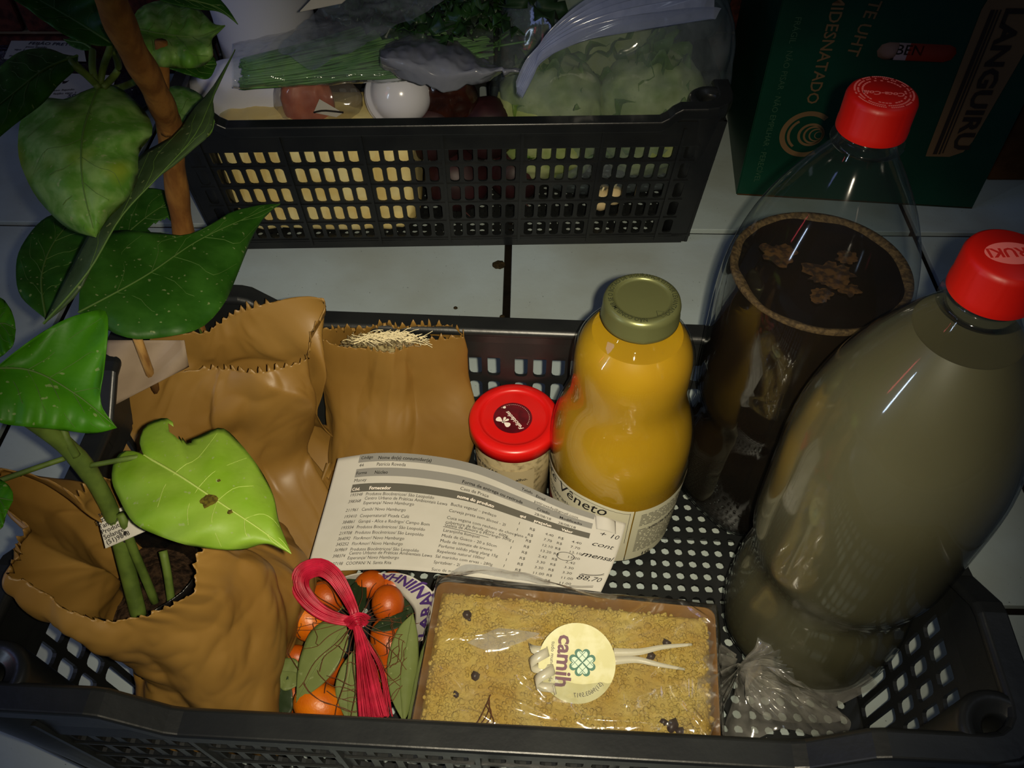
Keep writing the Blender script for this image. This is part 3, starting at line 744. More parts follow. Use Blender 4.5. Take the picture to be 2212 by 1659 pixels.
tC.part('bag_bottom_fold', join(grid(12, 6, lambda u, v: P(690+ (15-50*v)*1 + 30*u - 8*sin(3*v), 1000+225*v, .055-.030*v+.006*sin(7*u+9*v)))), M_KRAFT, solid=.0005)

# vegetable sponge
random.seed(21)
M_LUFFA = mat('dry_sponge_fibre', C8(216, 202, 160), .8, .2)
fib = []
for k in range(420):
    px = random.gauss(830, 45); 
    px = min(max(px, 735), 915); hh = 26*(1-((px-830)/105)**2)
    p = Vector((px, 752-random.random()*8, .132)); pts = []
    x, y, z = px, 748-random.random()*6, .128
    ax, ay = random.gauss(0, 10), -random.random()*hh*1.15
    for s in range(5):
        u = s/4; pts.append(P(x+ax*u+random.gauss(0, 2.5), y+ay*u+random.gauss(0, 1.5), z+.022*u))
    fib.append(tube(pts, .00026, 4, False))
for k in range(120):
    x = random.gauss(830, 45); x = min(max(x, 740), 905); y0 = 716 + 18*((x-830)/100)**2 + random.random()*18; a = random.uniform(-.5, .5); L = random.uniform(10, 34)
    fib.append(tube([P(x+L*u*cos(a), y0+L*u*sin(a)+3*sin(3*u+k), .150) for u in (0, .35, .7, 1)], .00026, 4, False))
t = Thing('vegetable_sponge', 'cream fibrous vegetable sponge poking from the flat kraft bag', 'sponge', P(830, 760, .06))
t.part('fibres', join(*fib), M_LUFFA, kind='stuff')
sg = lathe([(.002, .0), (.017, .006), (.022, .04), (.021, .076), (.012, .084), (.001, .086)], 24)
t.part('sponge_body', ([Vector((cC[1].x - .002 + v.x*1.15, cC[1].y + .002 + v.y*.26 - (.075-v.z)*.25*0, .056 + v.z)) for v in sg[0]], sg[1]), mat('sponge_core', C8(150, 136, 96), .9, .1, col2=C8(70, 58, 34), scale=420, bump=1), label='dense woven core')

# ------------------------------------------------------------------ order sheet
tops = [(730, 990, .089), (815, 979, .094), (920, 983, .092), (1030, 1005, .090), (1140, 1052, .088), (1240, 1096, .086), (1352, 1131, .080)]
mids = [(697, 1112, .078), (783, 1104, .082), (885, 1106, .082), (996, 1122, .080), (1108, 1152, .079), (1218, 1180, .078), (1330, 1204, .075)]
bots = [(662, 1237, .070), (745, 1232, .072), (850, 1230, .073), (960, 1239, .074), (1070, 1252, .074), (1190, 1266, .073), (1298, 1279, .070)]
rows_ = [[P(*p) for p in r] for r in (tops, mids, bots)]
_pc = {}
def S(u, v, off=0.0):
    k = round(u, 4)
    if k not in _pc:
        q = []
        for r in rows_:
            s = min(max(u, 0), 1)*6; j = min(int(s), 5); f = s-j; p0, p1, p2, p3 = r[max(j-1, 0)], r[j], r[j+1], r[min(j+2, 6)]
            q.append(0.5*((2*p1) + (p2-p0)*f + (2*p0-5*p1+4*p2-p3)*f*f + (3*p1-p0-3*p2+p3)*f*f*f))
        _pc[k] = q
    a, b, c = _pc[k]; v = min(max(v, 0), 1)
    p = a*(1-v)*(1-2*v) + b*4*v*(1-v) + c*v*(2*v-1)
    return p + Vector((0, -.35, .94))*(off + .0012*nz(p, 22, 5))
Lp = sum((rows_[1][i+1]-rows_[1][i]).length for i in range(6)); Hp = (rows_[0][2]-rows_[2][2]).length
t = Thing('order_sheet', 'printed white order sheet with handwritten sums lying over the bags', 'paper', S(.5, 1) - Vector((0, 0, .002)))
def ptear(u, v):                                      # torn notch at the top right
    if v < .12 and u > .90: v = v*0 + .12*(v/.12)
    return S(u, v)
sheet = t.part('sheet', grid(70, 26, lambda u, v: S(u, v)), M_PAPER, solid=.0002)
t.part('curled_corner', grid(12, 8, lambda u, v: S(.895+.06*u+.012*v, .02+.17*v, .0012+.0035*sin(pi*u)*(1-v*.6))), M_PAPER, solid=.0002, parent=sheet)
def band(u0, u1, v0, v1, off=.0004, n=40): return grid(n, 3, lambda a, b: S(u0+(u1-u0)*a, v0+(v1-v0)*b, off))
M_LG = mat('light_grey_band', C8(128, 127, 122), .8, .1); M_DG = mat('dark_grey_band', C8(88, 86, 78), .8, .1)
t.part('grey_band', join(band(.105, .895, .0, .072), band(.105, .895, .128, .200)), M_LG, parent=sheet, label='light grey table bands')
t.part('dark_band', band(.105, .895, .262, .332), M_DG, parent=sheet, label='dark grey table header')
def ptx(s, u, v, size, **kw):
    g = text(s, size, **kw); return mapg(g, lambda x, y: S(u+x/Lp, v-y/Hp, .0007))
Z = .00300
rowsT = [('193348', 'Produtos Biocêntricos/ São Leopoldo', 'Bucha vegetal – pedaço', '4.40'), ('398368', 'Centro Urbano de Práticas Ambientais Lewa\nEsperança/ Novo Hamburgo', 'Cerveja preta sem álcool - 2l', '7.70'),
 ('211961', 'Camih/ Novo Hamburgo', 'Cuca vegana com recheio de chocolate e\ncobertura de farofa doce - 600g', '12.10'), ('193410', 'Coopernatural/ Picada Café', 'Geleia de Amora e Morango 300g', '13.20'),
 ('384861', 'Garupá - Alice e Rodrigo/ Campo Bom', 'Laranjinha kunquat', '2.42'), ('193334', 'Produtos Biocêntricos/ São Leopoldo', 'Muda de Guaco - 20 a 50cm', '3.30'), ('219708', 'Produtos Biocêntricos/ São Leopoldo', 'Muda de tomate de árvore', '3.30'),
 ('364092', 'FlorAmor/ Novo Hamburgo', 'Perfume sólido ylang ylang 15g', '11.00'), ('345252', 'FlorAmor/ Novo Hamburgo', 'Repelente natural 100ml', '11.00'), ('369869', 'Produtos Biocêntricos/ São Leopoldo', 'Sal marinho com ervas - 280g', ''),
 ('398374', 'Centro Urbano de Práticas Ambientais Lewa\nEsperança/ Novo Hamburgo', 'Spritzbier - 2l', ''), ('237198', 'COOPAN/ N. Santa Rita', 'Suco de maçã 1l', '')]
vr = [.368, .425, .500, .555, .602, .650, .697, .744, .791, .838, .890, .955]
ink = []
for (c, f, p, q), v in zip(rowsT, vr):
    ink.append(ptx(c, .105, v, Z*.93, shear=.15))
    two = '\n' in f
    for k, s in enumerate(f.split('\n')): ink.append(ptx(s, .163, v-(.008 if two else 0)+k*.040-(.012 if two else 0), Z*.95))
    for k, s in enumerate(p.split('\n')): ink.append(ptx(s, .455, v+.03+k*.040-(.012 if '\n' in p else 0), Z*.95))
    if q:
        v2 = .405+ .068*([r[3] for r in rowsT].index(q) if q not in ('3.30', '11.00') else vr.index(v))
        v2 = .42 + .066*vr.index(v)
        ink.append(ptx('1', .672, v2-.02, Z)); ink.append(ptx('R$', .712, v2, Z)); ink.append(ptx(q, .765, v2+.006, Z)); ink.append(ptx('R$', .808, v2+.008, Z)); ink.append(ptx(q, .852, v2+.014, Z))
ink += [ptx('Código', .112, .045, Z*.9, bold=.012), ptx('Nome do(a) consumidor(a)', .175, .055, Z, bold=.015), ptx('44', .112, .112, Z), ptx('Patricia Roveda', .175, .112, Z),
        ptx('Forma', .108, .178, Z*.9, bold=.012), ptx('Núcleo', .175, .182, Z, bold=.015), ptx('Money', .107, .243, Z), ptx('Forma de entrega ou retirada', .470, .186, Z, bold=.015), ptx('Casa da Praça', .470, .246, Z),
        ptx('Telefo', .650, .055, Z*.9, bold=.012), ptx('Email', .700, .066, Z, bold=.015), ptx('patiroveda@gmail.com', .700, .125, Z), ptx('Criado', .715, .190, Z, bold=.015), ptx('28/08/18', .712, .250, Z),
        ptx('Modificado', .795, .190, Z, bold=.015), ptx('28/08/18', .795, .256, Z)]
t.part('printed_text', join(*ink), M_INK, False, parent=sheet)
HT = (ptx('Cód.', .108, .318, Z*.9, bold=.012), ptx('Fornecedor', .170, .318, Z, bold=.018), ptx('nome do produto', .468, .320, Z, bold=.018), ptx('qtd', .670, .318, Z*.9, bold=.012), ptx('preço/un', .718, .322, Z, bold=.018), ptx('Valor', .812, .322, Z, bold=.018))
for g_ in HT: t.part('header_word', g_, M_WHITE, False, parent=sheet)
def pen(pts, w=.00042): 
    q = crom([Vector((a, b, 0)) for a, b in pts], len(pts)*4)
    g = stroke([(p.x*Lp, p.y*Hp) for p in q], w); return mapg(g, lambda x, y: S(x/Lp, y/Hp, .0009))
hw = [ptx('+ 10', .915, .26, .0066, shear=.3), ptx('cont', .903, .41, .0068, shear=.4), ptx('mensal', .885, .57, .0066, bold=.01, shear=.45), ptx('88,70', .893, .875, .0066, shear=.3),
      pen([(.905, .80), (.93, .795), (.96, .775), (.975, .75)]), pen([(.900, .81), (.93, .807), (.96, .785), (.977, .765)]), pen([(.885, .97), (.92, .96), (.955, .935)]), pen([(.882, .985), (.92, .975), (.955, .952)]),
      pen([(.846+.026*cos(a/2), .620+.05*sin(a/2)) for a in range(14)]), pen([(.452, .59), (.52, .60), (.60, .605)], .0003)]
for g_ in hw: t.part('handwriting', g_, M_INK, False, parent=sheet)

# ------------------------------------------------------------------ little tins between the bags
M_TIN = mat('dull_tin', C8(120, 120, 108), .3, .5, metal=.9, bump=.1, bscale=90)
def prism(q, dz):
    a = [Vector(p) for p in q]; b = [p - Vector((0, 0, dz)) for p in a]; n = len(a)
    return a+b, [tuple(range(n)), tuple(reversed(range(n, 2*n)))] + [(i, i+n, (i+1) % n+n, (i+1) % n) for i in range(n)]
t = Thing('tin_box', 'small tin with cream lid and pale handwritten sticker, between the kraft bags', 'tin', P(676, 960, .012))
t.part('tin_body', prism(PX([(652, 925, .034), (709, 953, .034), (694, 1006, .034), (636, 980, .034)]), .020), mat('cream_card', C8(196, 188, 150), .6, .3, col2=C8(176, 168, 130), scale=80), False, bevel=.0012)
lb = t.part('paper_sticker', prism(PX([(645, 948, .0346), (704, 972, .0346), (692, 1008, .0346), (634, 982, .0346)]), .0004), mat('lilac_sticker', C8(168, 158, 158), .7), False, label='pale lilac handwritten sticker')
o = P(653, 952, .0350); ex = (P(640, 1000, .035)-P(652, 950, .035)); ey = (P(704, 972, .035)-P(645, 948, .035))
g = join(*[xf(text(s, .0060, 0, .4), Matrix.Translation((0, .0015+.0058*k, 0))) for k, s in enumerate(('cuba', 'cuia', 'bom'))])
t.part('scribble', ([P(653, 957, .0351) + ex.normalized()*v.x + ey.normalized()*v.y for v in g[0]], g[1]), M_INK, False, parent=lb)
t = Thing('tin_tube', 'dull metal tube lying behind the small stickered tin', 'tube', P(690, 915, .012))
t.part('tube_wall', tube([P(640, 880, .030), P(726, 930, .030)], .0085, 28), M_TIN)
t.part('tube_cap', tube([P(722, 928, .030), P(732, 934, .030)], .0090, 28), M_TIN, label='crimped end')

# ------------------------------------------------------------------ crumb cake in its tray
TL, TR = P(945, 1254, .066), P(1545, 1314, .066)
EX = (TR-TL); LX = EX.length; EX.normalize(); EY = Vector((-EX.y, EX.x, 0)); DY = .094
TC = (TL+TR)/2 - EY*DY/2
def tr(x, y, z): return Vector((TC.x, TC.y, 0)) + EX*x + EY*y + Vector((0, 0, z))
t = Thing('cake_tray', 'crumb-topped loaf cake in a kraft tray under clear wrap', 'cake', tr(0, 0, .0125))
def rrect(hx, hy, r, n=5):
    o = []
    for sx, sy, a0 in ((-1, -1, pi), (1, -1, 1.5*pi), (1, 1, 0), (-1, 1, .5*pi)):
        for k in range(n): a = a0+k*pi/2/(n-1); o.append((sx*(hx-r)+r*cos(a), sy*(hy-r)+r*sin(a)))
    return o
hx, hy = LX/2, DY/2
def shell(specs):
    V, Fc = [], []; n = 20
    for (ix, iy, z) in specs: V += [tr(x, y, z) for x, y in rrect(hx-ix, hy-iy, .006)]
    for j in range(len(specs)-1):
        for i in range(n): Fc.append((j*n+i, j*n+(i+1) % n, (j+1)*n+(i+1) % n, (j+1)*n+i))
    Fc.append(tuple(reversed(range(n)))); return V, Fc
M_TRAY = mat('kraft_tray_card', C8(126, 90, 38), .6, .3, col2=C8(108, 74, 28), scale=20)
t.part('tray', shell([(.009, .009, .0125), (.003, .003, .040), (0, 0, .0655), (.0004, .0004, .0665), (.0012, .0012, .0663), (.0035, .0035, .042), (.0095, .0095, .0135)]), M_TRAY)
M_CRUMB = mat('golden_crumb', C8(188, 168, 92), .85, .2, col2=C8(172, 142, 64), scale=45, detail=6, lo=.35, hi=.65, bump=.9, bscale=700, bdist=.0012)
def cz(x, y):
    e = min(hx-.0022-abs(x), hy-.0022-abs(y)); 
    n1 = noise.turbulence(Vector((x, y, 0))*150, 3, True)*.0017 + .0018*nz((x, y, 0), 45, 3)
    return .0628 + n1 - .010*max(0, 1-e/.006)**2
t.part('cake_top', grid(190, 110, lambda u, v: tr((u*2-1)*(hx-.0024), (v*2-1)*(hy-.0024), cz((u*2-1)*(hx-.0024), (v*2-1)*(hy-.0024)))), M_CRUMB)
random.seed(5); ico = []
def blob_lo(c, r, seed):
    V = []; Fc = []
    ph = [(0, 0, 1)] + [(cos(a)*.85, sin(a)*.85, .5) for a in [k*pi/3 for k in range(6)]] + [(cos(a)*.9, sin(a)*.9, -.4) for a in [k*pi/3+.5 for k in range(6)]]
    for x, y, z in ph:
        s = r*(1+.3*random.uniform(-1, 1)); V.append(c + Vector((x, y, z))*s)
    for k in range(6): Fc.append((0, 1+k, 1+(k+1) % 6)); Fc.append((1+k, 7+k, 1+(k+1) % 6)); Fc.append((1+(k+1) % 6, 7+k, 7+(k+1) % 6))
    return V, Fc
for k in range(3400):
    x = random.uniform(-1, 1)*(hx-.0035); y = random.uniform(-1, 1)*(hy-.0035)
    if nz((x, y, 0), 60, 9) < -.12 and random.random() < .75: continue
    r = random.uniform(.0006, .0015)*(1.6 if random.random() < .06 else 1)
    ico.append(blob_lo(tr(x, y, cz(x, y)+r*.25), r, k))
t.part('crumbs', join(*ico), M_CRUMB, kind='stuff')
M_CHOC = mat('dark_chocolate', C8(44, 26, 22), .4, .4)
def on_cake(px, py, off=.0): 
    q = P(px, py, .0635+off); return q
for px, py, r in ((1008, 1328, .0030), (1013, 1338, .0014), (1028, 1460, .0028), (985, 1500, .0020), (1440, 1390, .0028), (1405, 1418, .0030), (1452, 1568, .0046), (1432, 1560, .0028), (1260, 1262+12, .0008), (1470, 1580, .003)):
    if py > 1605: continue
    t.part('chocolate_piece', blob_lo(on_cake(px, py), r, 1), M_CHOC)
# clear wrap
M_WRAP = film('cake_wrap', (.97, .97, .95), haze=.015, hazecol=(.75, .75, .68), rough=.15, gloss=3.0, hvar=.09, bscale=30, bump=.5)
def wz(x, y):
    r = ridge((x*.55, y, 0), 32, 4, 2)
    return .0712 + .0042*abs(r)**.7 + .0022*nz((x, y, 0), 22, 8) + .0011*abs(nz((x*.7, y, 0), 90, 5))
def tl2(px, py):
    p = P(px, py, .073); q = Vector((p.x-TC.x, p.y-TC.y, 0)); return Vector((q.dot(EX), q.dot(EY)))
FOLDS = [(tl2(*a_), tl2(*b_), h_, .0016) for a_, b_, h_ in (((1018, 1488), (1200, 1552), .0026), ((990, 1532), (1070, 1562), .0030), ((1112, 1450), (1180, 1510), .0026), ((1333, 1440), (1352, 1525), .0028), ((1425, 1440), (1442, 1560), .0020),
    ((1448, 1480), (1545, 1600), .0028), ((1234, 1512), (1272, 1562), .0022), ((1230, 1556), (1420, 1566), .0022), ((955, 1382), (1165, 1366), .0022), ((1050, 1406), (1165, 1370), .0018), ((1370, 1336), (1402, 1312), .0020), ((1462, 1290), (1540, 1352), .0024),
    ((1400, 1462), (1470, 1400), .0016), ((1490, 1350), (1500, 1580), .0018), ((935, 1420), (1010, 1500), .0014), ((1310, 1392), (1440, 1350), .0012), ((1100, 1500), (1250, 1330), .0012))]
def wrapf(u, v):
    x = (u*2-1)*(hx+.010); y = (v*2-1)*(hy+.012); z = wz(x, y)
    pt2 = Vector((x, y))
    for (s0, s1, hh_, ww) in FOLDS:
        dd = s1-s0; tt = min(1, max(0, (pt2-s0).dot(dd)/dd.length_squared)); q2 = (pt2-(s0+dd*tt)).length
        if q2 < ww*3: z += hh_*math.exp(-(q2/ww)**2)*(.25+.75*sin(pi*min(max(tt, .06), .94)))
    ex_ = max(0, abs(x)-hx+.001); ey_ = max(0, abs(y)-hy+.001)
    if ex_ or ey_: z -= 3.2*ex_ + 3.2*ey_; x = math.copysign(min(abs(x), hx+.003), x); y = math.copysign(min(abs(y), hy+.003), y)
    return tr(x, y, max(z, .030))
wr = t.part('clear_wrap', grid(230, 130, wrapf), M_WRAP, label='clear creased wrap over the cake')
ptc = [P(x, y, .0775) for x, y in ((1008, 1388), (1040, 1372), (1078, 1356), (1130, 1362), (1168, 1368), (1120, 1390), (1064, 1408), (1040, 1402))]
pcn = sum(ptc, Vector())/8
t.part('wrap_sheen', ([pcn]+ptc+[p.lerp(pcn, .5)+Vector((0, 0, .0006)) for p in ptc], [(1+i, 1+(i+1) % 8, 9+(i+1) % 8, 9+i) for i in range(8)]+[(0, 9+i, 9+(i+1) % 8) for i in range(8)]), film('painted_sheen_film', (.95, .95, .93), haze=.22, hazecol=(.9, .9, .84), rough=.2, gloss=2.5, hvar=.15, bscale=90), parent=wr, label='painted pale sheen on the wrap')  # hazy overlay painted in place of a reflection off the wrap
top_ = [P(*p) for p in ((940, 1266, .069), (968, 1236, .080), (1010, 1222, .086), (1080, 1228, .084), (1160, 1246, .080), (1240, 1270, .077), (1330, 1296, .070))]
botl = [tr(-hx-.001+ (LX*.66)*k/6, hy+.002, .062) for k in range(7)]
def fin(u, v):
    a = crom(top_, 41)[int(round(u*40))]; b = crom(botl, 41)[int(round(u*40))]
    return b.lerp(a, v) + Vector((0, .003*nz((u*3, v*2, 0), 2.2, 2), .002*ridge((u, v*.4, 0), 6, 2)))
t.part('wrap_fold', grid(41, 12, fin), film('wrap_fold_film', (.9, .92, .94), haze=.30, hazecol=(.9, .92, .92), rough=.15, gloss=2.5, hvar=.2, bscale=40), parent=wr, label='loose hazy flap standing up behind')
# gathered neck and crumpled tail on the right
K = P(1590, 1440, .052)
M_TAIL = film('crumpled_wrap', (.93, .93, .90), haze=.10, hazecol=(.8, .78, .70), rough=.12, gloss=2.5, hvar=.22, bscale=60)
def neck(u, v):
    y0 = (v*2-1)*(hy-.004); a = tr(hx-.012, y0, .066 - .012*abs(v*2-1)+.003*sin(v*40)); 
    b = K + Vector((0, (v*2-1)*.006, .006*sin(v*30)))
    p = a.lerp(b, u**.8); return p + Vector((0, 0, .0035*sin(v*46)*sin(pi*min(1, u*1.1))+.004*sin(pi*u)))
t.part('wrap_neck', grid(20, 70, neck), M_TAIL, parent=wr)
random.seed(31)
def crump(tips, seed):
    tp = [P(*p) for p in tips]; m = len(tp)
    def f(u, v):
        e = crom(tp, 61)[int(round(v*60))]; p = K.lerp(e, u)
        am = .006*sin(pi*min(1, .15+u*.9))
        return p + Vector((am*.6*nz(p, 70, seed), am*nz(p, 60, seed+1)*.8, am*(1.6*ridge(p, 42, seed, 2)+.5*sin(v*50+seed))))
    return grid(26, 61, f)
t.part('wrap_tail', crump([(1640, 1372, .070), (1720, 1400, .074), (1790, 1418, .070), (1850, 1440, .066), (1895, 1478, .055), (1850, 1505, .045), (1800, 1530, .040)], 3), M_TAIL, parent=wr)
t.part('wrap_tail', crump([(1560, 1590, .045), (1620, 1600, .042), (1690, 1575, .050), (1760, 1590, .044), (1810, 1600, .036), (1838, 1560, .030), (1790, 1520, .045)], 8), M_TAIL, parent=wr)
t.part('wrap_tail', crump([(1700, 1480, .080), (1770, 1500, .062), (1820, 1555, .040), (1700, 1560, .060), (1640, 1540, .062), (1610, 1500, .070), (1650, 1450, .08)], 14), M_TAIL, parent=wr)
# ribbon strands and curl, round sticker
M_SATIN = mat('pale_satin_ribbon', C8(186, 182, 160), .28, .6, coat=.4, bump=.1, bscale=500)
SC_ = P(1246, 1432, .0775); SX = (EX*1.0); SY = Vector((SX.y*-.9, SX.x*.90, .43)).normalized(); SX = SX.normalized()
def stp(x, y, off=0): return SC_ + SX*x + SY*y + SX.cross(SY)*off
sk = t.part('round_sticker', mapg(disc2(.0212, 64), lambda x, y: stp(x, y)), mat('cream_sticker', C8(196, 194, 146), .45, .3, col2=C8(186, 182, 124), scale=130), False, solid=.0003, label='round cream sticker with clover emblem')
def down(geo, ox, oy, off=.0004): return mapg(geo, lambda x, y: stp(ox + y, oy - x, off))
M_PLUM = mat('plum_print', C8(96, 56, 70), .6); M_CLOV = mat('clover_green_print', C8(52, 104, 84), .6); M_PALE = mat('pale_blue_print', C8(196, 214, 190), .6)
M_PINKG = mat('pink_halo', C8(224, 196, 190), .6)
t.part('sticker_name', down(text('camih', .0118, .028, .0, align='CENTER'), -.0108, .0005), M_PLUM, False, parent=sk, label='plum script word')
t.part('sticker_text', join(down(text('tudo mundo pode', .0029, .01), -.0146, .0100), 
    mapg(text('(51)9603.5917', .0032, .01), lambda x, y: stp((.0178-y)*cos(-.55-x/.0178), (.0178-y)*sin(-.55-x/.0178), .0004))), mat('grey_print', C8(84, 80, 66), .6), False, parent=sk)
def heart(s, n=28):
    V = [Vector((0, .35*s, 0))]
    for i in range(n):
        a = 2*pi*i/n; V.append(Vector((s*.062*16*sin(a)**3*.55, s*(.062*(13*cos(a)-5*cos(2*a)-2*cos(3*a)-cos(4*a))*.55+.52), 0)))
    return V, [(0, 1+i, 1+(i+1) % n) for i in range(n)]
gr, pa, ln_ = [], [], []
CXc, CYc = .0030, .0005
for k in range(4):
    a = k*pi/2 + .08
    def q(g, off, a=a): return mapg(g, lambda x, y: stp(CXc + x*cos(a)-y*sin(a), CYc + x*sin(a)+y*cos(a), off))
    gr.append(q(heart(.0078), .0004)); 
    h2 = heart(.0060); pa.append(q(([Vector((v.x*.9, v.y+.0005, 0)) for v in h2[0]], h2[1]), .0006))
    ln_.append(q(join(stroke([(-.0022, .0020), (.0009, .0050), (.0020, .0062)], .0003), stroke([(.0022, .0020), (-.0009, .0050), (-.0020, .0062)], .0003)), .0008))
t.part('clover_emblem', join(*gr, *ln_), M_CLOV, False, parent=sk, label='green four-heart clover'); t.part('clover_filling', join(*pa), M_PALE, False, parent=sk)
def ribbon(pts, w_, upv=Vector((0, -.3, 1)), twist=0):
    c = crom([P(*p) for p in pts], len(pts)*8); V, Fc = [], []
    for i, p in enumerate(c):
        tt = (c[min(i+1, len(c)-1)]-c[max(i-1, 0)]).normalized(); s = tt.cross(upv).normalized(); n_ = s.cross(tt)
        a = twist*i/len(c); ww = w_ if not isinstance(w_, tuple) else w_[0]+(w_[1]-w_[0])*i/len(c)
        d = (s*cos(a)+n_*sin(a))*ww/2; V += [p+d, p-d]
    for i in range(len(c)-1): Fc.append((2*i, 2*i+1, 2*i+3, 2*i+2))
    return V, Fc
t.part('ribbon', ribbon([(1326, 1409, .0775), (1380, 1408, .0775), (1430, 1398, .077), (1495, 1392, .074)], (.0046, .0012)), M_SATIN, solid=.0002, label='pale satin ribbon end')
t.part('ribbon', ribbon([(1328, 1427, .0775), (1375, 1425, .0775), (1425, 1436, .077), (1480, 1446, .074)], (.0046, .0010)), M_SATIN, solid=.0002, label='pale satin ribbon end')
def helix(pa, pb, rad, turns, w_, ph=0):
    a, b = P(*pa), P(*pb); ax_ = (b-a); L = ax_.length; ax_.normalize(); u_ = ax_.cross(Vector((0, -.5, 1))).normalized(); v_ = ax_.cross(u_); V, Fc = [], []; n = int(26*turns)
    for i in range(n+1):
        s = i/n; an = ph+2*pi*turns*s; r_ = rad*(.65+.35*sin(pi*s)); c = a + ax_*(L*s) + u_*(r_*cos(an)) + v_*(r_*.7*sin(an))
        V += [c-ax_*w_/2, c+ax_*w_/2]
    for i in range(n): Fc.append((2*i, 2*i+1, 2*i+3, 2*i+2))
    return V, Fc
t.part('ribbon', helix((1160, 1392, .0815), (1184, 1496, .0775), .0062, 2.6, .0052), M_SATIN, solid=.0002, label='curled silvery ribbon')
# ------------------------------------------------------------------ leaves and plants
def leaf_mat(name, c1_, c2_, c3_=None, sc=60, transl=(.1, .3, .02)):
    k = NT(name); b = k.n('ShaderNodeBsdfPrincipled'); b.inputs['Roughness'].default_value = .5; b.inputs['Specular IOR Level'].default_value = .3
    tc = k.n('ShaderNodeTexCoord')
    def nr(s, lo, hi, ca, cb, det=4):
        n_ = k.n('ShaderNodeTexNoise'); n_.inputs['Scale'].default_value = s; n_.inputs['Detail'].default_value = det; k.l(tc.outputs['Object'], n_.inputs['Vector'])
        r = k.n('ShaderNodeValToRGB'); r.color_ramp.elements[0].position = lo; r.color_ramp.elements[1].position = hi
        r.color_ramp.elements[0].color = rgba(ca); r.color_ramp.elements[1].color = rgba(cb); k.l(n_.outputs['Fac'], r.inputs[0]); return r
    r1 = nr(sc, .4, .62, c1_, c2_)
    src = r1.outputs[0]
    if c3_:
        r2 = nr(22, .56, .70, (0, 0, 0), (.8, .8, .8), 2); m = k.n('ShaderNodeMixRGB'); m.inputs[2].default_value = rgba(c3_)
        k.l(r2.outputs[0], m.inputs[0]); k.l(src, m.inputs[1]); src = m.outputs[0]
    r3 = nr(330, .70, .74, (0, 0, 0), (.5, .5, .5), 1); m = k.n('ShaderNodeMixRGB'); m.inputs[2].default_value = rgba(C8(150, 160, 110))
    k.l(r3.outputs[0], m.inputs[0]); k.l(src, m.inputs[1]); src = m.outputs[0]
    k.l(src, b.inputs['Base Color'])
    n2 = k.n('ShaderNodeTexNoise'); n2.inputs['Scale'].default_value = 180; k.l(tc.outputs['Object'], n2.inputs['Vector'])
    bp = k.n('ShaderNodeBump'); bp.inputs['Strength'].default_value = .25; bp.inputs['Distance'].default_value = .001; k.l(n2.outputs['Fac'], bp.inputs['Height']); k.l(bp.outputs[0], b.inputs['Normal'])
    tr_ = k.n('ShaderNodeBsdfTranslucent'); tr_.inputs[0].default_value = rgba(transl); mx = k.n('ShaderNodeMixShader'); mx.inputs[0].default_value = .25
    k.l(b.outputs[0], mx.inputs[1]); k.l(tr_.outputs[0], mx.inputs[2]); k.l(mx.outputs[0], k.out.inputs[0]); return k.m
L_DARK = leaf_mat('dark_green_leaf', C8(34, 78, 12), C8(48, 94, 24), None)
L_MID = leaf_mat('mottled_green_leaf', C8(84, 132, 44), C8(122, 158, 84), C8(140, 152, 36), 110)
L_BRIGHT = leaf_mat('bright_green_leaf', C8(50, 112, 8), C8(64, 126, 14), None, 40, (.2, .5, .02))
L_LIME = leaf_mat('yellow_green_leaf', C8(112, 150, 30), C8(128, 160, 54), C8(84, 132, 20), 36, (.3, .5, .05))
L_BACK = leaf_mat('grey_green_leaf_back', C8(52, 72, 40), C8(64, 84, 52), None, 90)
M_VEIN = mat('pale_leaf_vein', C8(72, 100, 44), .6, .3)
M_VEIN2 = mat('dark_leaf_vein', C8(58, 84, 36), .6, .3)
def leafgeo(mid, left, right, z0, z1, dl=0, dr=0, arch=0, N=26, M=7, wav=.0012, seed=0, zs=None):
    m2 = crom([Vector((a, b, 0)) for a, b in mid], N); l2 = crom([Vector((a, b, 0)) for a, b in left], N); r2 = crom([Vector((a, b, 0)) for a, b in right], N)
    def zmid(s): return z0+(z1-z0)*s + arch*sin(pi*s)
    rows = []
    for i in range(N):
        s = i/(N-1); zm = zmid(s); row = []
        for side, e, dz in ((-1, l2[i], dl), (1, r2[i], dr)):
            seg = []
            w3 = (Vector(e)-m2[i]).length
            for k in range(M):
                f = k/M if False else (k+1)/M
                p = m2[i].lerp(e, f); kk = min(1, w3/60)
                z = zm + dz*f*f*kk + wav*kk*(sin(f*pi*.9)*.9 + .9*f*sin(s*34+seed+side)) 
                seg.append((p.x, p.y, z))
            row.append(seg)
        rows.append((row[0][::-1] + [(m2[i].x, m2[i].y, zm)] + row[1]))
    W = 2*M+1; V = [P(*q) for r in rows for q in r]; Fc = []
    for i in range(N-1):
        for j in range(W-1): Fc.append((i*W+j, i*W+j+1, (i+1)*W+j+1, (i+1)*W+j))
    midv = [V[i*W+M] for i in range(N)]
    veins = []
    for k in range(1, 6):
        i0 = int(N*(.05+.15*k)); 
        for sgn in (-1, 1):
            pts = []
            for t_ in (0, 3, 5, 8):
                i = min(N-1, i0 + int(t_*N*.030)); j = M + sgn*int(round(M*(t_/8)*.9))
                pts.append(V[i*W+j] + Vector((0, 0, .0003)))
            if (pts[0]-pts[-1]).length > .006: veins.append(tube(crom(pts, 10), [.00020*(1-.6*q/9) for q in range(10)], 4, False))
    return (V, Fc), midv, veins
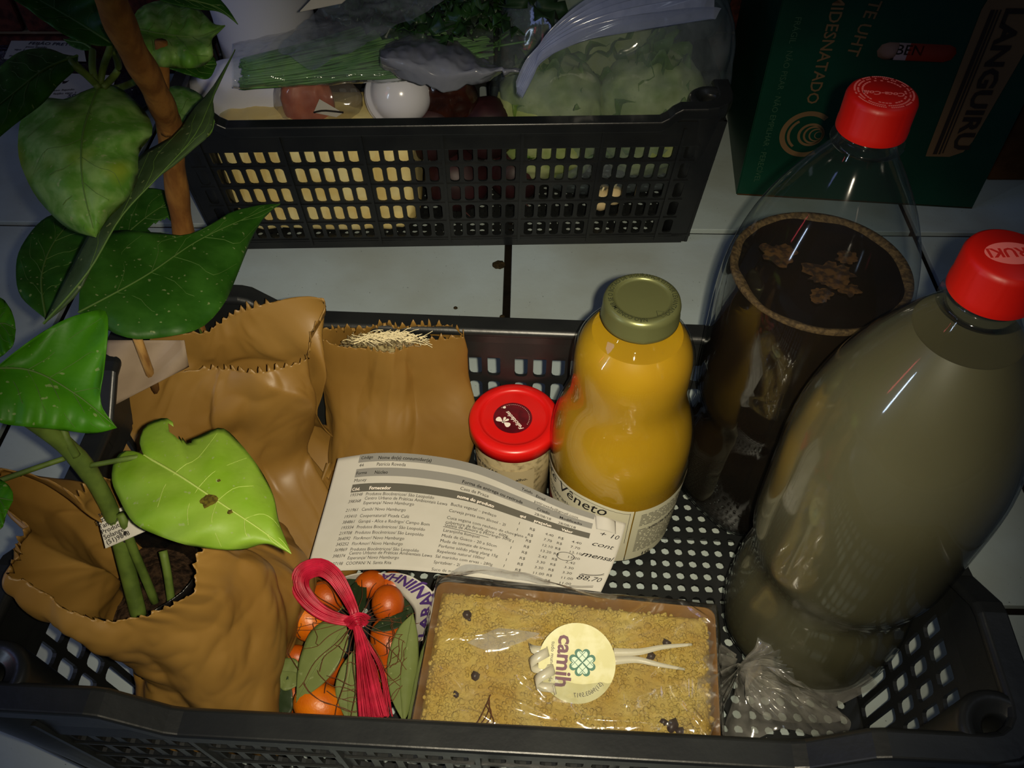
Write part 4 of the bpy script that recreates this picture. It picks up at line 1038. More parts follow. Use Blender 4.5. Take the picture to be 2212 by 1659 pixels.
def add_leaf(t, mid, left, right, z0, z1, m, label=None, vein=M_VEIN, cut=None, **kw):
    g, mv, vn = leafgeo(mid, left, right, z0, z1, **kw)
    if cut:                                                   # bites and holes
        V, Fc = g; keep = []
        for f in Fc:
            c = sum((V[i] for i in f), Vector())/len(f)
            if all(((c.x-h.x)**2 + ((c.y-h.y))**2) > r*r for h, r in cut): keep.append(f)
        g = (V, keep)
    o = t.part('leaf', g, m, label=label, solid=.0004)
    t.part('midrib', tube([p+Vector((0, 0, .0004)) for p in mv], [.00065*(1-.75*i/(len(mv)-1)) for i in range(len(mv))], 5, False), vein, parent=o)
    if vn: t.part('side_veins', join(*vn), vein, parent=o, kind='stuff')
    return o
M_BARK = mat('brown_bark', C8(128, 88, 40), .85, .2, col2=C8(104, 66, 28), scale=120, stretch=(1, 1, .3), bump=.5, bscale=300)
M_GSTEM = mat('green_stem', C8(84, 104, 40), .6, .3, col2=C8(66, 84, 30), scale=80)
M_POT = mat('black_nursery_bag', C8(16, 16, 16), .22, .6, bump=.5, bscale=60, bdist=.004)
M_SOIL = mat('dark_soil', C8(52, 38, 26), .95, .1, col2=C8(26, 18, 12), scale=300, bump=1, bdist=.003)
def soil_pot(t, c, rx, ry, z, seed):
    n = 40
    V = []; rows = 12
    def f(u, v):
        a = 2*pi*u; r = v; x = c.x+rx*r*cos(a); y = c.y+ry*r*sin(a)
        return Vector((x, y, z+.004*nz((x, y, 0), 90, seed)+.002*nz((x, y, 0), 260, seed)-.004*r))
    t.part('soil', grid(n, 16, f, True), M_SOIL)
    def w_(u, v):
        a = 2*pi*u; k = 1.06+.10*nz((cos(a), sin(a), v), 2.2, seed); return Vector((c.x+rx*k*cos(a)*(.8+.2*v), c.y+ry*k*sin(a)*(.8+.2*v), z-.05+.072*v+.006*nz((cos(a), sin(a), v), 3, seed+2)))
    t.part('nursery_bag', grid(n, 14, w_, True), M_POT, solid=.0004, label='shiny black plastic sleeve')
# woody seedling in the far bag
cAz = cA[6]
t = Thing('potted_seedling', 'woody brown-stemmed seedling with big dark leaves in the far kraft bag', 'plant', Vector((cAz.x+.004, cAz.y-.004, .02)))
pq = P(478, 800, .098)
soil_pot(t, Vector((pq.x, pq.y, 0)), .024, .018, .098, 2)
stp_ = [(452, 800, .105), (430, 742, .125), (412, 640, .160), (402, 540, .195), (385, 430, .235), (372, 330, .270), (366, 270, .290), (330, 185, .325), (290, 115, .350), (255, 40, .372), (230, -30, .390)]
t.part('stem', tube(crom([P(*p) for p in stp_], 60), [.0062-.0004*sin(i*.9)+.0006*(1 if 34 < i < 38 else 0) for i in range(60)], 14), M_BARK, label='thick brown woody stem')
t.part('side_stem', tube(crom([P(*p) for p in [(362, 285, .288), (352, 215, .310), (352, 150, .328), (348, 90, .342)]], 16), [.0036-.0008*i/15 for i in range(16)], 10), M_BARK)
t.part('side_stem', tube(crom([P(*p) for p in [(440, 740, .125), (418, 712, .14), (405, 690, .15), (385, 655, .16)]], 10), .0042, 10), M_GSTEM, label='green side shoot')
D = lambda px, py, z, r: (P(px, py, z), r)
add_leaf(t, [(170, 676), (310, 600), (430, 520), (560, 460), (605, 441)], [(170, 676), (178, 600), (230, 505), (330, 502), (400, 508), (460, 482), (500, 458), (560, 443), (605, 441)],
    [(170, 676), (205, 690), (237, 715), (290, 732), (362, 727), (434, 708), (480, 662), (505, 612), (540, 525), (572, 468), (605, 441)], .235, .205, L_DARK, 'large dark leaf with a long ragged tip', dl=.004, dr=-.006, arch=.006, wav=.0018)
add_leaf(t, [(195, 600), (260, 520), (330, 460), (386, 430)], [(195, 600), (205, 540), (245, 465), (300, 412), (350, 410), (386, 430)], [(195, 600), (270, 580), (345, 540), (372, 500), (388, 460), (386, 430)], .205, .200, L_DARK, 'dark leaf with a bitten hole', cut=[D(356, 492, .203, .0095)], N=40, M=14)
add_leaf(t, [(95, 700), (190, 590), (262, 470), (345, 380), (420, 295), (458, 215), (508, 108)], [(95, 700), (148, 590), (208, 480), (285, 385), (302, 336), (375, 292), (415, 235), (455, 195), (508, 108)],
    [(95, 700), (175, 625), (230, 500), (304, 411), (376, 358), (418, 322), (454, 289), (463, 245), (462, 195), (508, 108)], .255, .300, L_BACK, 'long narrow leaf seen nearly edge-on', dl=-.006, dr=-.004, arch=.01)
add_leaf(t, [(100, 690), (90, 600), (120, 520), (185, 450)], [(100, 690), (45, 640), (35, 580), (48, 530), (100, 470), (185, 450)], [(100, 690), (150, 640), (190, 560), (215, 490), (185, 450)], .235, .225, L_DARK, 'dark leaf behind the narrow one', wav=.002)
add_leaf(t, [(215, 185), (180, 290), (180, 400), (207, 512)], [(215, 185), (175, 200), (140, 215), (85, 212), (48, 250), (40, 330), (62, 395), (95, 445), (150, 495), (207, 512)],
    [(215, 185), (250, 186), (288, 215), (322, 255), (328, 290), (300, 330), (296, 390), (270, 435), (235, 470), (207, 512)], .315, .290, L_MID, 'broad mottled leaf with a rusty tip', dl=-.008, dr=-.008, arch=.010, wav=.0022)
add_leaf(t, [(168, 122), (100, 150), (40, 195), (-40, 260)], [(168, 122), (140, 118), (100, 105), (45, 112), (0, 145), (-50, 200)], [(168, 122), (162, 150), (125, 185), (90, 225), (30, 270), (-30, 320)], .330, .340, L_DARK, 'dark leaf running out at the left edge', dl=-.004, dr=-.006)
add_leaf(t, [(245, 98), (160, 45), (60, -10), (-30, -40)], [(245, 98), (205, 98), (150, 80), (95, 45), (40, 5), (-20, -25)], [(245, 98), (240, 55), (215, 0), (150, -50), (60, -80)], .345, .370, L_DARK, 'dark leaf at the upper left corner', dr=.004)
add_leaf(t, [(280, 60), (350, 75), (430, 80), (486, 56)], [(280, 60), (300, 20), (345, 2), (410, 5), (440, 30), (462, 52), (486, 56)], [(280, 60), (300, 130), (360, 145), (430, 145), (460, 120), (455, 88), (470, 72), (486, 56)], .340, .335, L_MID, 'wavy-edged leaf with a yellowish patch', wav=.003, dl=-.003, dr=-.006)
add_leaf(t, [(300, 100), (370, 128), (430, 140), (468, 140)], [(300, 100), (350, 98), (420, 100), (458, 118), (468, 140)], [(300, 100), (320, 135), (370, 150), (410, 163), (450, 170), (468, 140)], .325, .318, L_DARK, 'dark leaf under the wavy-edged leaf', wav=.002)
add_leaf(t, [(320, -10), (400, 0), (470, 18), (514, 53)], [(320, -10), (380, -40), (440, -30), (485, 10), (514, 53)], [(320, -10), (370, 8), (430, 20), (475, 26), (514, 53)], .365, .350, L_DARK, 'dark leaf with a thin hooked tip')
add_leaf(t, [(345, 235), (380, 245), (430, 262), (464, 262)], [(345, 235), (365, 190), (405, 190), (440, 212), (464, 262)], [(345, 235), (340, 290), (385, 305), (430, 303), (455, 290), (464, 262)], .262, .255, L_MID, 'rounded leaf behind the woody stem', dl=-.002, dr=-.004)
add_leaf(t, [(200, 108), (180, 95), (150, 90), (138, 86)], [(200, 108), (190, 88), (165, 82), (138, 86)], [(200, 108), (178, 108), (155, 100), (138, 86)], .322, .322, L_DARK, 'tiny young leaf')
for pts in ([(212, 188, .316), (200, 150, .322), (200, 110, .322)], [(214, 186, .316), (225, 140, .325), (238, 105, .34), (250, 60, .35)], [(222, 190, .316), (255, 150, .318), (245, 108, .335)], [(212, 186, .316), (185, 160, .325), (160, 142, .33), (150, 128, .33)], [(214, 190, .316), (190, 165, .322), (162, 138, .33)], [(215, 188, .316), (255, 190, .305), (300, 172, .318), (312, 160, .325)]):
    t.part('leaf_stalk', tube(crom([P(*p) for p in pts], 12), .0017, 8), M_GSTEM)
# heart-leaved cutting in the near bag
t = Thing('heart_leaf_cutting', 'green-stemmed cutting with a lime heart-shaped leaf in the near kraft bag', 'plant', Vector((cB[4].x, cB[4].y, .02)))
soil_pot(t, Vector((P(300, 1265, .115).x, P(300, 1265, .115).y, 0)), .034, .028, .112, 5)
t.part('stem', tube(crom([P(*p) for p in [(300, 1330, .11), (275, 1230, .135), (245, 1120, .165), (205, 1040, .190), (150, 970, .212), (80, 915, .232), (10, 870, .250)]], 30), [.0042]*18+[.0046]*3+[.0042]*9, 12), M_GSTEM, label='thick green stem')
t.part('side_stem', tube(crom([P(*p) for p in [(372, 1315, .112), (362, 1240, .13), (352, 1190, .14)]], 8), .0022, 8), M_GSTEM)
t.part('side_stem', tube(crom([P(*p) for p in [(335, 1300, .112), (310, 1240, .13), (285, 1180, .15), (262, 1110, .17)]], 8), .0024, 8), M_GSTEM)
t.part('leaf_stalk', tube(crom([P(*p) for p in [(182, 1008, .200), (225, 1000, .205), (280, 990, .208), (312, 986, .206)]], 12), .0013, 8), M_GSTEM)
t.part('leaf_stalk', tube(crom([P(*p) for p in [(140, 990, .205), (80, 1010, .206), (-20, 1045, .206)]], 12), .0013, 8), M_GSTEM)
t.part('leaf_stalk', tube(crom([P(*p) for p in [(165, 985, .210), (142, 945, .220), (132, 905, .226)]], 12), .0020, 8), M_GSTEM)
o = add_leaf(t, [(312, 985), (390, 1030), (480, 1090), (570, 1150), (629, 1196)],
    [(312, 985), (302, 955), (315, 920), (358, 903), (385, 925), (404, 950), (440, 938), (480, 925), (520, 960), (562, 1015), (590, 1070), (603, 1130), (629, 1196)],
    [(312, 985), (300, 978), (270, 974), (248, 995), (242, 1035), (255, 1072), (288, 1128), (340, 1156), (400, 1176), (470, 1186), (525, 1187), (575, 1174), (629, 1196)], .208, .196, L_LIME, 'large lime-green heart-shaped leaf with a bite and a brown spot', dl=-.004, dr=-.005, arch=.006, wav=.0016, N=40, M=12, vein=mat('lime_vein', C8(150, 170, 80), .6),
    cut=[D(392, 938, .205, .0040), D(398, 950, .205, .0030), (P(385, 928, .205), .003)])
def spot(px, py, z, r, seed, m, par):
    c = P(px, py, z); n = 18; V = [c] + [c+Vector((cos(2*pi*i/n), sin(2*pi*i/n), 0))*r*(1+.4*nz((cos(2*pi*i/n), sin(2*pi*i/n), 0), 1.5, seed)) for i in range(n)]
    t.part('brown_spot', (V, [(0, 1+i, 1+(i+1) % n) for i in range(n)]), m, parent=par)
M_SPOT = mat('dry_leaf_spot', C8(86, 78, 22), .9, .1, col2=C8(58, 50, 16), scale=500)
spot(450, 1082, .2105, .0034, 2, M_SPOT, o); spot(497, 1106, .2100, .0012, 4, M_SPOT, o); spot(473, 1038, .2115, .0008, 4, M_SPOT, o)
add_leaf(t, [(-60, 800), (60, 800), (160, 850), (252, 924)], [(-60, 850), (0, 788), (60, 740), (130, 695), (190, 674), (228, 672), (233, 720), (224, 800), (216, 870), (252, 924)],
    [(-60, 880), (0, 913), (60, 922), (120, 927), (200, 936), (252, 924)], .262, .236, L_BRIGHT, 'bright green leaf cut off by the left edge', dl=.008, dr=-.006, arch=.006, N=36, M=10)
add_leaf(t, [(-60, 720), (-20, 705), (10, 700), (34, 712)], [(-60, 650), (-20, 640), (8, 648), (28, 680), (34, 712)], [(-60, 770), (-20, 780), (5, 768), (28, 745), (34, 712)], .248, .245, L_BRIGHT, 'small bright leaf at the left edge')
add_leaf(t, [(-60, 1080), (-20, 1075), (5, 1078), (28, 1082)], [(-60, 1030), (-20, 1030), (8, 1040), (26, 1060), (28, 1082)], [(-60, 1150), (-20, 1150), (4, 1140), (14, 1110), (28, 1082)], .212, .210, L_BRIGHT, 'bright leaf tip beside the near bag')
# paper plant tag, bamboo stake, dry stalks
TQ = [P(212, 1122, .168), P(278, 1088, .170), P(330, 1140, .162), P(228, 1184, .158)]
t = Thing('plant_tag', 'small white typed plant tag stuck beside the heart-leaved cutting', 'label', P(262, 1140, .112))
t.part('tag_card', prism(TQ, .0004), M_PAPER, False)
e1 = (P(325, 1140, .162)-P(228, 1184, .158)).normalized(); e2 = (P(212, 1122, .168)-P(228, 1184, .158)); e2 = (e2-e1*e2.dot(e1)).normalized()
tq0 = P(229, 1180, .1587)
g = join(*[([tq0 + e1*(v.x+.0010) + e2*(v.y+.0004+.00285*k) + e1.cross(e2)*.0006 for v in gg[0]], gg[1]) for k, gg in enumerate(text(s, .0033, .012) for s in ('(51)9848', 'Solange', 'Produtor', 'Tamanh', 'pizza, m', 'Uso  c')) if gg[0]])
t.part('typed_lines', g, M_INK, False)
t.part('tag_pick', tube([P(270, 1150, .163), P(262, 1240, .115)], .0008, 6), M_INK)
single('bamboo_stake', tube([P(286, 700, .196), P(318, 790, .160), P(340, 850, .135)], .0026, 8), mat('dry_bamboo', C8(170, 132, 74), .7, .3, col2=C8(120, 84, 40), scale=200, stretch=(1, 1, .15)), P(340, 850, .135), 'short pale bamboo stake leaning out of the far kraft bag', 'stake')
single('paper_scrap', grid(20, 16, lambda u, v: P(228+u*(170+v*10), 735+(v*150)*(1-.62*u), .170-.020*v+.003*sin(u*6+v*3))), mat('buff_paper', C8(146, 130, 112), .85, .2, col2=C8(132, 116, 98), scale=30), P(300, 800, .15), 'buff paper tucked behind the far kraft bag', 'paper', solid=.0004)

# ------------------------------------------------------------------ kumquats in a net with raffia bow
M_KUM = mat('kumquat_peel', C8(196, 104, 6), .38, .45, col2=C8(180, 86, 4), scale=60, bump=.35, bscale=900, bdist=.0004, sss=.03)
M_KUM2 = mat('deep_kumquat_peel', C8(170, 78, 6), .40, .4, col2=C8(152, 62, 4), scale=60, bump=.35, bscale=900, bdist=.0004, sss=.03)
M_CALYX = mat('dry_green_calyx', C8(104, 112, 54), .8)
KL = [(665, 1338, .058, .0118, 1.25, .7, 0, 'pale orange kumquat left of the raffia knot'), (838, 1304, .060, .0098, 1.15, 1.5, 1, 'round deep-orange kumquat below the purple lettering'),
      (800, 1262, .052, .0085, 1.2, -.5, 1, 'kumquat peeping out under the order sheet'), (838, 1388, .052, .0100, 1.5, 1.2, 1, 'long kumquat between the knot and the right-hand leaf'),
      (690, 1524, .052, .0125, 1.2, .3, 0, 'large pale orange kumquat nearest the crate front'), (643, 1420, .044, .0072, 1.2, .2, 1, 'small kumquat half hidden at the left of the net'),
      (706, 1290, .050, .0095, 1.2, .5, 1, 'kumquat behind the raffia loop'), (845, 1460, .046, .0105, 1.3, 1.3, 1, 'kumquat under the raffia tails'), (852, 1265, .046, .0085, 1.2, .4, 1, 'dark orange kumquat behind the round one'),
      (700, 1440, .030, .0115, 1.2, .2, 1, 'kumquat deep under the big citrus leaf'), (800, 1500, .028, .0115, 1.2, 1.1, 1, 'kumquat deep under the raffia tails'), (760, 1560, .026, .0110, 1.2, .6, 0, 'kumquat low against the crate front'), (640, 1500, .024, .0105, 1.2, .9, 1, 'kumquat low beside the near kraft bag')]
def sph(c, r, e, ang, nu=20, nv=12, tilt=.3):
    R = Matrix.Rotation(ang, 3, 'Z') @ Matrix.Rotation(tilt, 3, 'Y')
    return grid(nu, nv, lambda u, v: c + R @ Vector((r*e*cos(pi*v), r*sin(pi*v)*cos(2*pi*u), r*sin(pi*v)*sin(2*pi*u))), True), c + R @ Vector((r*e, 0, 0)), R
for px, py, z, r, e, a, dk, lb in KL:
    c = P(px, py, z); g, tip, R = sph(c, r, e, -a)
    k = Thing('kumquat', lb, 'fruit', c, 'kumquats in the net bag')
    k.part('peel', g, M_KUM2 if dk else M_KUM)
    st = join(tube([tip, tip + R @ Vector((.0025, .0004, .0012))], .0007, 6), *[tube([tip, tip + R @ Vector((-.0003, .0024*cos(q), .0024*sin(q)))], [.0007, .0002], 4) for q in (0, 1.3, 2.5, 3.8, 5)])
    k.part('calyx', st, M_CALYX)
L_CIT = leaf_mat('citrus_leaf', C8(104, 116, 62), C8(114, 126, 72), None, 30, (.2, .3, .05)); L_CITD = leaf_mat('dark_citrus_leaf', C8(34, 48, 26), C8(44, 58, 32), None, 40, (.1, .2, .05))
def cleaf(lb, mid, left, right, z0, z1, m, **kw):
    t = Thing('citrus_leaf', lb, 'leaf', P(mid[0][0], mid[0][1], z0), 'loose citrus leaves in the kumquat net')
    g, mv, vn = leafgeo(mid, left, right, z0, z1, wav=.0006, **kw); t.part('leaf_blade', g, m, solid=.0004)
    t.part('midrib', tube([p+Vector((0, 0, .0003)) for p in mv], .0004, 5), m)
cleaf('big pale citrus leaf left of the raffia tails', [(748, 1350), (715, 1400), (680, 1450), (640, 1518)], [(748, 1350), (715, 1336), (675, 1360), (655, 1400), (643, 1450), (640, 1518)], [(748, 1350), (752, 1390), (735, 1430), (700, 1475), (640, 1518)], .072, .060, L_CIT, arch=.004)
cleaf('long pale citrus leaf beside the cake tray', [(892, 1325), (878, 1400), (866, 1470), (872, 1560)], [(892, 1325), (862, 1355), (843, 1400), (836, 1450), (846, 1510), (872, 1560)], [(892, 1325), (903, 1380), (903, 1450), (890, 1520), (872, 1560)], .066, .060, L_CIT, dr=-.006)
cleaf('folded pale leaf tip at the left of the net', [(577, 1434), (605, 1450), (640, 1455), (660, 1470)], [(577, 1434), (600, 1424), (640, 1425), (660, 1470)], [(577, 1434), (590, 1460), (615, 1492), (660, 1470)], .058, .056, L_CIT)
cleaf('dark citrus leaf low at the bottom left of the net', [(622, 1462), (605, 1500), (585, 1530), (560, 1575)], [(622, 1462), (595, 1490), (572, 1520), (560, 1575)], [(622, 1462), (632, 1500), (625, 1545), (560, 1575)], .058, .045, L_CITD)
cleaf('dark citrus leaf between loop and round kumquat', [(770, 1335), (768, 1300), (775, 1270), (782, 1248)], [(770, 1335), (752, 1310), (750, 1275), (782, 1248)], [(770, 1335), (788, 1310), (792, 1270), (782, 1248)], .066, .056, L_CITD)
cleaf('mid-green citrus leaf under the raffia tails', [(768, 1400), (758, 1450), (752, 1500), (755, 1570)], [(768, 1400), (735, 1445), (725, 1500), (755, 1570)], [(768, 1400), (785, 1450), (790, 1520), (755, 1570)], .064, .056, L_CIT)
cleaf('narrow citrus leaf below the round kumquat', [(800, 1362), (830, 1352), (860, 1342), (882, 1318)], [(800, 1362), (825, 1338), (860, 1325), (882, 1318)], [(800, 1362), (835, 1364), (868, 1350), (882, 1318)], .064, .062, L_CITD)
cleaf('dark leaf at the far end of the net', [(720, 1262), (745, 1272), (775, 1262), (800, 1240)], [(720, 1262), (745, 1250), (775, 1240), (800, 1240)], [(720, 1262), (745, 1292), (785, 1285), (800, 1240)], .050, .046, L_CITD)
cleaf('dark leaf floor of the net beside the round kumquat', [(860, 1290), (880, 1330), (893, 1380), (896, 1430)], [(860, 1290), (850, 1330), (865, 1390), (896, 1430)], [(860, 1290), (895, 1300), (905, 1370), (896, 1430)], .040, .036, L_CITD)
# white carton sleeve with purple handwriting
M_PURP = mat('purple_marker', C8(70, 44, 110), .6)
out_ = [P(*p) for p in [(735, 1250, .050), (790, 1237, .056), (850, 1238, .062), (902, 1252, .066), (936, 1282, .066), (932, 1330, .062), (912, 1382, .054)]]
inn_ = [P(*p) for p in [(742, 1262, .040), (800, 1258, .046), (845, 1266, .050), (872, 1288, .054), (893, 1316, .052), (896, 1346, .048), (897, 1388, .042)]]
oc, ic = crom(out_, 61), crom(inn_, 61)
def slv(u, v): 
    u = min(max(u, 0), 1); i = min(int(u*60), 59); f = u*60-i
    return ic[i].lerp(ic[i+1], f).lerp(oc[i].lerp(oc[i+1], f), v) + Vector((0, 0, .0012*sin(u*17)*v))
t = Thing('white_card_strip', 'white card strip with purple handwriting curled round the kumquats', 'label', slv(.5, 0))
cdp = t.part('card', grid(61, 8, slv), M_PAPER, solid=.0003)
g = text('LARANJINHA', 1.0, .03, .1); wd = max(v.x for v in g[0])
t.part('purple_letters', mapg(g, lambda x, y: slv(.97-.66*x/wd, .92-.80*y) + Vector((-.0001, -.0005, .0008))), M_PURP, False, parent=cdp, label='purple hand lettering')
# net threads, raffia
random.seed(12)
KN = P(768, 1343, .086)
def dome(px, py):
    d = ((px-750)/170)**2 + ((py-1410)/190)**2; return .080 - .030*max(0, d)
th = []
for k in range(30):
    a = 2*pi*k/30 + random.uniform(-.08, .08); L = random.uniform(150, 230)
    ex_, ey_ = 768 + L*.78*cos(a), 1343 + L*sin(a)*(1.0 if sin(a) > 0 else .55)
    ex_ = min(max(ex_, 600), 915)
    pts = []
    for s in range(9):
        u = s/8; x = 768+(ex_-768)*u + 7*sin(u*9+k)*u; y = 1343+(ey_-1343)*u + 6*cos(u*8+k*2)*u
        pts.append(P(x, y, dome(x, y)+.006*(1-u)))
    th.append(tube(crom(pts, 18), .00022, 4, False))
for k in range(26):
    a0 = random.uniform(-.5, 3.6); r_ = random.uniform(.3, .95); pts = []
    for s in range(8):
        a = a0 + s*.13; x = 768+170*r_*cos(a)+5*sin(s*2.1+k); y = 1350+200*r_*sin(a)*(1 if sin(a) > 0 else .5)+5*cos(s*1.7+k)
        x = min(max(x, 600), 915); pts.append(P(x, y, dome(x, y)+.001))
    th.append(tube(crom(pts, 14), .00020, 4, False))
for s_ in range(4): th.append(tube(crom([P(1010+10*s_, 1590-8*s_, .078), P(1035+8*s_, 1555+4*s_, .080), P(1052+5*s_, 1520+12*s_, .079), P(1060-3*s_, 1500+8*s_, .078)], 14), .00022, 4, False))
t = Thing('net_bag', 'thin brown net over the kumquats, tied with a pink raffia bow', 'net bag', Vector((KN.x, KN.y-.02, .02)))
t.part('net_threads', join(*th), mat('brown_net', C8(88, 48, 18), .7), kind='stuff')
M_RAF = mat('pink_raffia', C8(176, 24, 54), .4, .4, col2=C8(140, 12, 34), scale=90, stretch=(1, 1, 1))
def strands(path, w0, w1, n, r=.00042, seed=1, zj=.002):
    random.seed(seed); c = crom([Vector(p) for p in path], 36); out = []
    for k in range(n):
        q = random.uniform(-1, 1); q2 = random.uniform(-1, 1); fz = random.uniform(0, 6); pts = []
        for i in range(0, 36, 1):
            u = i/35; d = c[min(i+1, 35)]-c[max(i-1, 0)]; d.normalize(); nrm = Vector((-d.y, d.x, 0)); w_ = (w0(u) if callable(w0) else w0)
            p = c[i] + nrm*(q*w_*.5 + 1.2*sin(u*5+fz))
            pts.append(P(p.x, p.y, p.z) + Vector((0, 0, q2*zj*(1-q*q)+.001*(1-q*q))))
        out.append(tube(pts, r, 4, False))
    return join(*out)
loop = [(768, 1343, .087), (735, 1338, .088), (700, 1325, .090), (668, 1300, .094), (648, 1268, .098), (655, 1238, .102), (690, 1226, .104), (722, 1245, .102), (748, 1285, .096), (765, 1322, .089), (768, 1343, .087)]
t.part('raffia_loop', strands(loop, lambda u: 14+24*sin(pi*u), 0, 70, seed=3), M_RAF, label='pink raffia loop')
t.part('raffia_tails', strands([(768, 1343, .087), (778, 1380, .085), (787, 1430, .083), (797, 1490, .081), (808, 1552, .079)], lambda u: 12+52*u, 0, 110, seed=5), M_RAF, label='pink raffia tails')
t.part('raffia_tails', strands([(768, 1343, .087), (790, 1400, .082), (812, 1460, .078), (820, 1550, .074)], lambda u: 8+60*u, 0, 26, r=.0003, seed=8), M_RAF, label='pink raffia tails')
t.part('raffia_knot', strands([(752, 1352, .089), (764, 1340, .093), (780, 1336, .092), (792, 1344, .087)], lambda u: 26, 0, 40, seed=6, zj=.004), M_RAF, label='pink raffia knot')
# ------------------------------------------------------------------ goods in the far crate
def blob(c, h, e=2.0, amp=.002, sc=40, seed=0, nu=64, nv=36, ridged=True, amp2=0, sc2=100, rz=0):
    R = Matrix.Rotation(rz, 3, 'Z')
    def sp(a, k): return math.copysign(abs(a)**k, a)
    k = 2/e
    def f(u, v):
        a = 2*pi*u; b = pi*(v-.5); q = Vector((sp(cos(b), k)*sp(cos(a), k), sp(cos(b), k)*sp(sin(a), k), sp(sin(b), k)))
        p = Vector((q.x*h[0], q.y*h[1], q.z*h[2])); n = Vector((q.x/h[0], q.y/h[1], q.z/h[2]))
        if n.length: n.normalize()
        d = amp*(ridge(p, sc, seed, 2) if ridged else nz(p, sc, seed)) + amp2*abs(nz(p, sc2, seed+4))
        return Vector(c) + R @ (p + n*d)
    return grid(nu, nv, f, True)
M_CREAM = mat('cream_plastic_wrap', C8(232, 218, 158), .35, .5, col2=C8(220, 196, 124), scale=30, bump=.3, bscale=60, bdist=.003)
single('cream_package', blob((-.176, .683, .0625), (.088, .040, .0505), 7, .0035, 32, 4, 120, 60, amp2=.003, sc2=40), M_CREAM, (-.176, .697, .012), 'wrinkled cream wrapped package filling the left of the far crate', 'package')
M_MILKY = mat('milky_plastic', C8(206, 208, 216), .4, .4, sss=.1, bump=.06, bscale=40)
t = Thing('white_jug', 'milky white plastic jug standing at the left of the far crate', 'jug', (-.232, .792, .012))
t.part('jug_body', lathe([(.036, 0), (.043, .004), (.046, .02), (.046, .14), (.0475, .16), (.046, .18), (.045, .24), (.030, .262), (.016, .270), (.016, .285), (.0005, .285)], 56, (-.232, .792, .012)), M_MILKY)
t.part('jug_foot_bag', blob(PY(560, 205, .712), (.060, .022, .032), 2.4, .003, 40, 2), M_MILKY, label='folded milky plastic at its foot')
# meat pouch
t = Thing('meat_pouch', 'small clear pouch of pinkish meat leaning behind the cream package', 'pouch', PY(668, 222, .685))
t.part('meat', blob(PY(665, 222, .682), (.021, .012, .022), 2.6, .003, 50, 5), mat('pink_meat', C8(190, 112, 84), .45, .4, col2=C8(168, 88, 64), scale=60))
t.part('pouch_film', blob(PY(690, 222, .680), (.036, .014, .024), 2.4, .005, 34, 8, 80, 40), film('pouch_film', (.9, .9, .9), haze=.10, hazecol=(.5, .45, .42), rough=.1, gloss=1.2, hvar=.1))
t.part('pouch_label', prism([PY(678, 242, .662), PY(690, 214, .664), PY(740, 243, .660), PY(726, 252, .660)], .0006), M_PAPER, False)
t.part('pouch_seam', tube(crom([PY(678, 243, .659), PY(700, 239, .659), PY(742, 243, .659)], 8), .0008, 6), M_INK)
# chives
random.seed(41); ch = []
for k in range(190):
    a = random.uniform(0, 2*pi); r = sqrt(random.random()); y0 = 160+34*r*sin(a); x0 = 512+8*abs(sin(a*3))+random.random()*12 + 10*(1-abs(sin(a))); zz = .160+.010*r*cos(a)
    y1 = 70 + 62*r*sin(a) + random.gauss(0, 9); x1 = 1010+random.uniform(-60, 60)
    ch.append(tube(crom([P(x0, y0, zz), P((x0*2+x1)/3, y0*.66+y1*.34+random.gauss(6, 4), zz+.002), P((x0+x1*2)/3, y0*.34+y1*.66+random.gauss(4, 8), zz-.002), P(x1, y1, zz)], 10), .0011, 5))
t = Thing('chive_bunch', 'bundle of chives in a clear sleeve across the far crate', 'herbs', P(700, 140, .165))
M_CHIVE = mat('chive_green', C8(112, 156, 84), .5, .4, col2=C8(74, 122, 58), scale=30)
t.part('stalks', join(*ch), M_CHIVE, kind='stuff')
def sleeve(u, v):
    x = 506+560*u; yc = 150-85*u; hw_ = 46+58*u; a = -.25+ (pi+.5)*v
    y = yc - hw_*cos(a)*1.05; z = .160+.018*sin(a)*(1+.25*u)
    p = P(x, y, z); return p + Vector((0, 0, .0040*ridge((u*.7, v*.18, 0), 9, 3, 3)))
M_SLV = film('sleeve_film', (.93, .96, .96), haze=.08, hazecol=(.45, .52, .50), rough=.10, gloss=1.6, hvar=.16, bump=.6, bscale=60)
t.part('clear_sleeve', grid(110, 40, sleeve), M_SLV)
def sleeve2(u, v):
    p = P(600+ (150+130*u)*v + 80*u, 112-150*v+45*u, .190+.02*v); return p + Vector((0, 0, .004*ridge((u*.3, v, 0), 6, 12, 2)))
t.part('sleeve_flap', grid(30, 50, sleeve2), film('flap_film', (.82, .86, .9), haze=.12, hazecol=(.6, .65, .7), rough=.12, gloss=1.6, hvar=.2, bscale=50))
# curly dark greens
def frond(c, r, seed, tilt, rz):
    R = Matrix.Rotation(rz, 3, 'Z') @ Matrix.Rotation(tilt, 3, 'X'); V = []; n = 22; m = 4
    for j in range(m+1):
        for i in range(n+1):
            a = -2.5+5.0*i/n; rr = r*(.15+.85*j/m)*(1+.16*sin(a*7+seed)*(j/m)); fr_ = (j/m)**2*r*.28*sin(a*11+seed*2.1)
            V.append(c + R @ Vector((rr*cos(a), rr*sin(a), fr_ + .12*r*sin(a*3+seed))))
    return V, [(j*(n+1)+i, j*(n+1)+i+1, (j+1)*(n+1)+i+1, (j+1)*(n+1)+i) for j in range(m) for i in range(n)]
random.seed(17); fr = []
for k in range(190):
    x = random.uniform(740, 1190); y = random.uniform(-70, 112); z = .155+.035*random.random()
    if y > 34 + 44*sin((x-740)/450*pi) : continue
    fr.append(frond(P(x, y, z), random.uniform(.012, .020), k, random.uniform(-.9, .9), random.uniform(0, 6.3)))
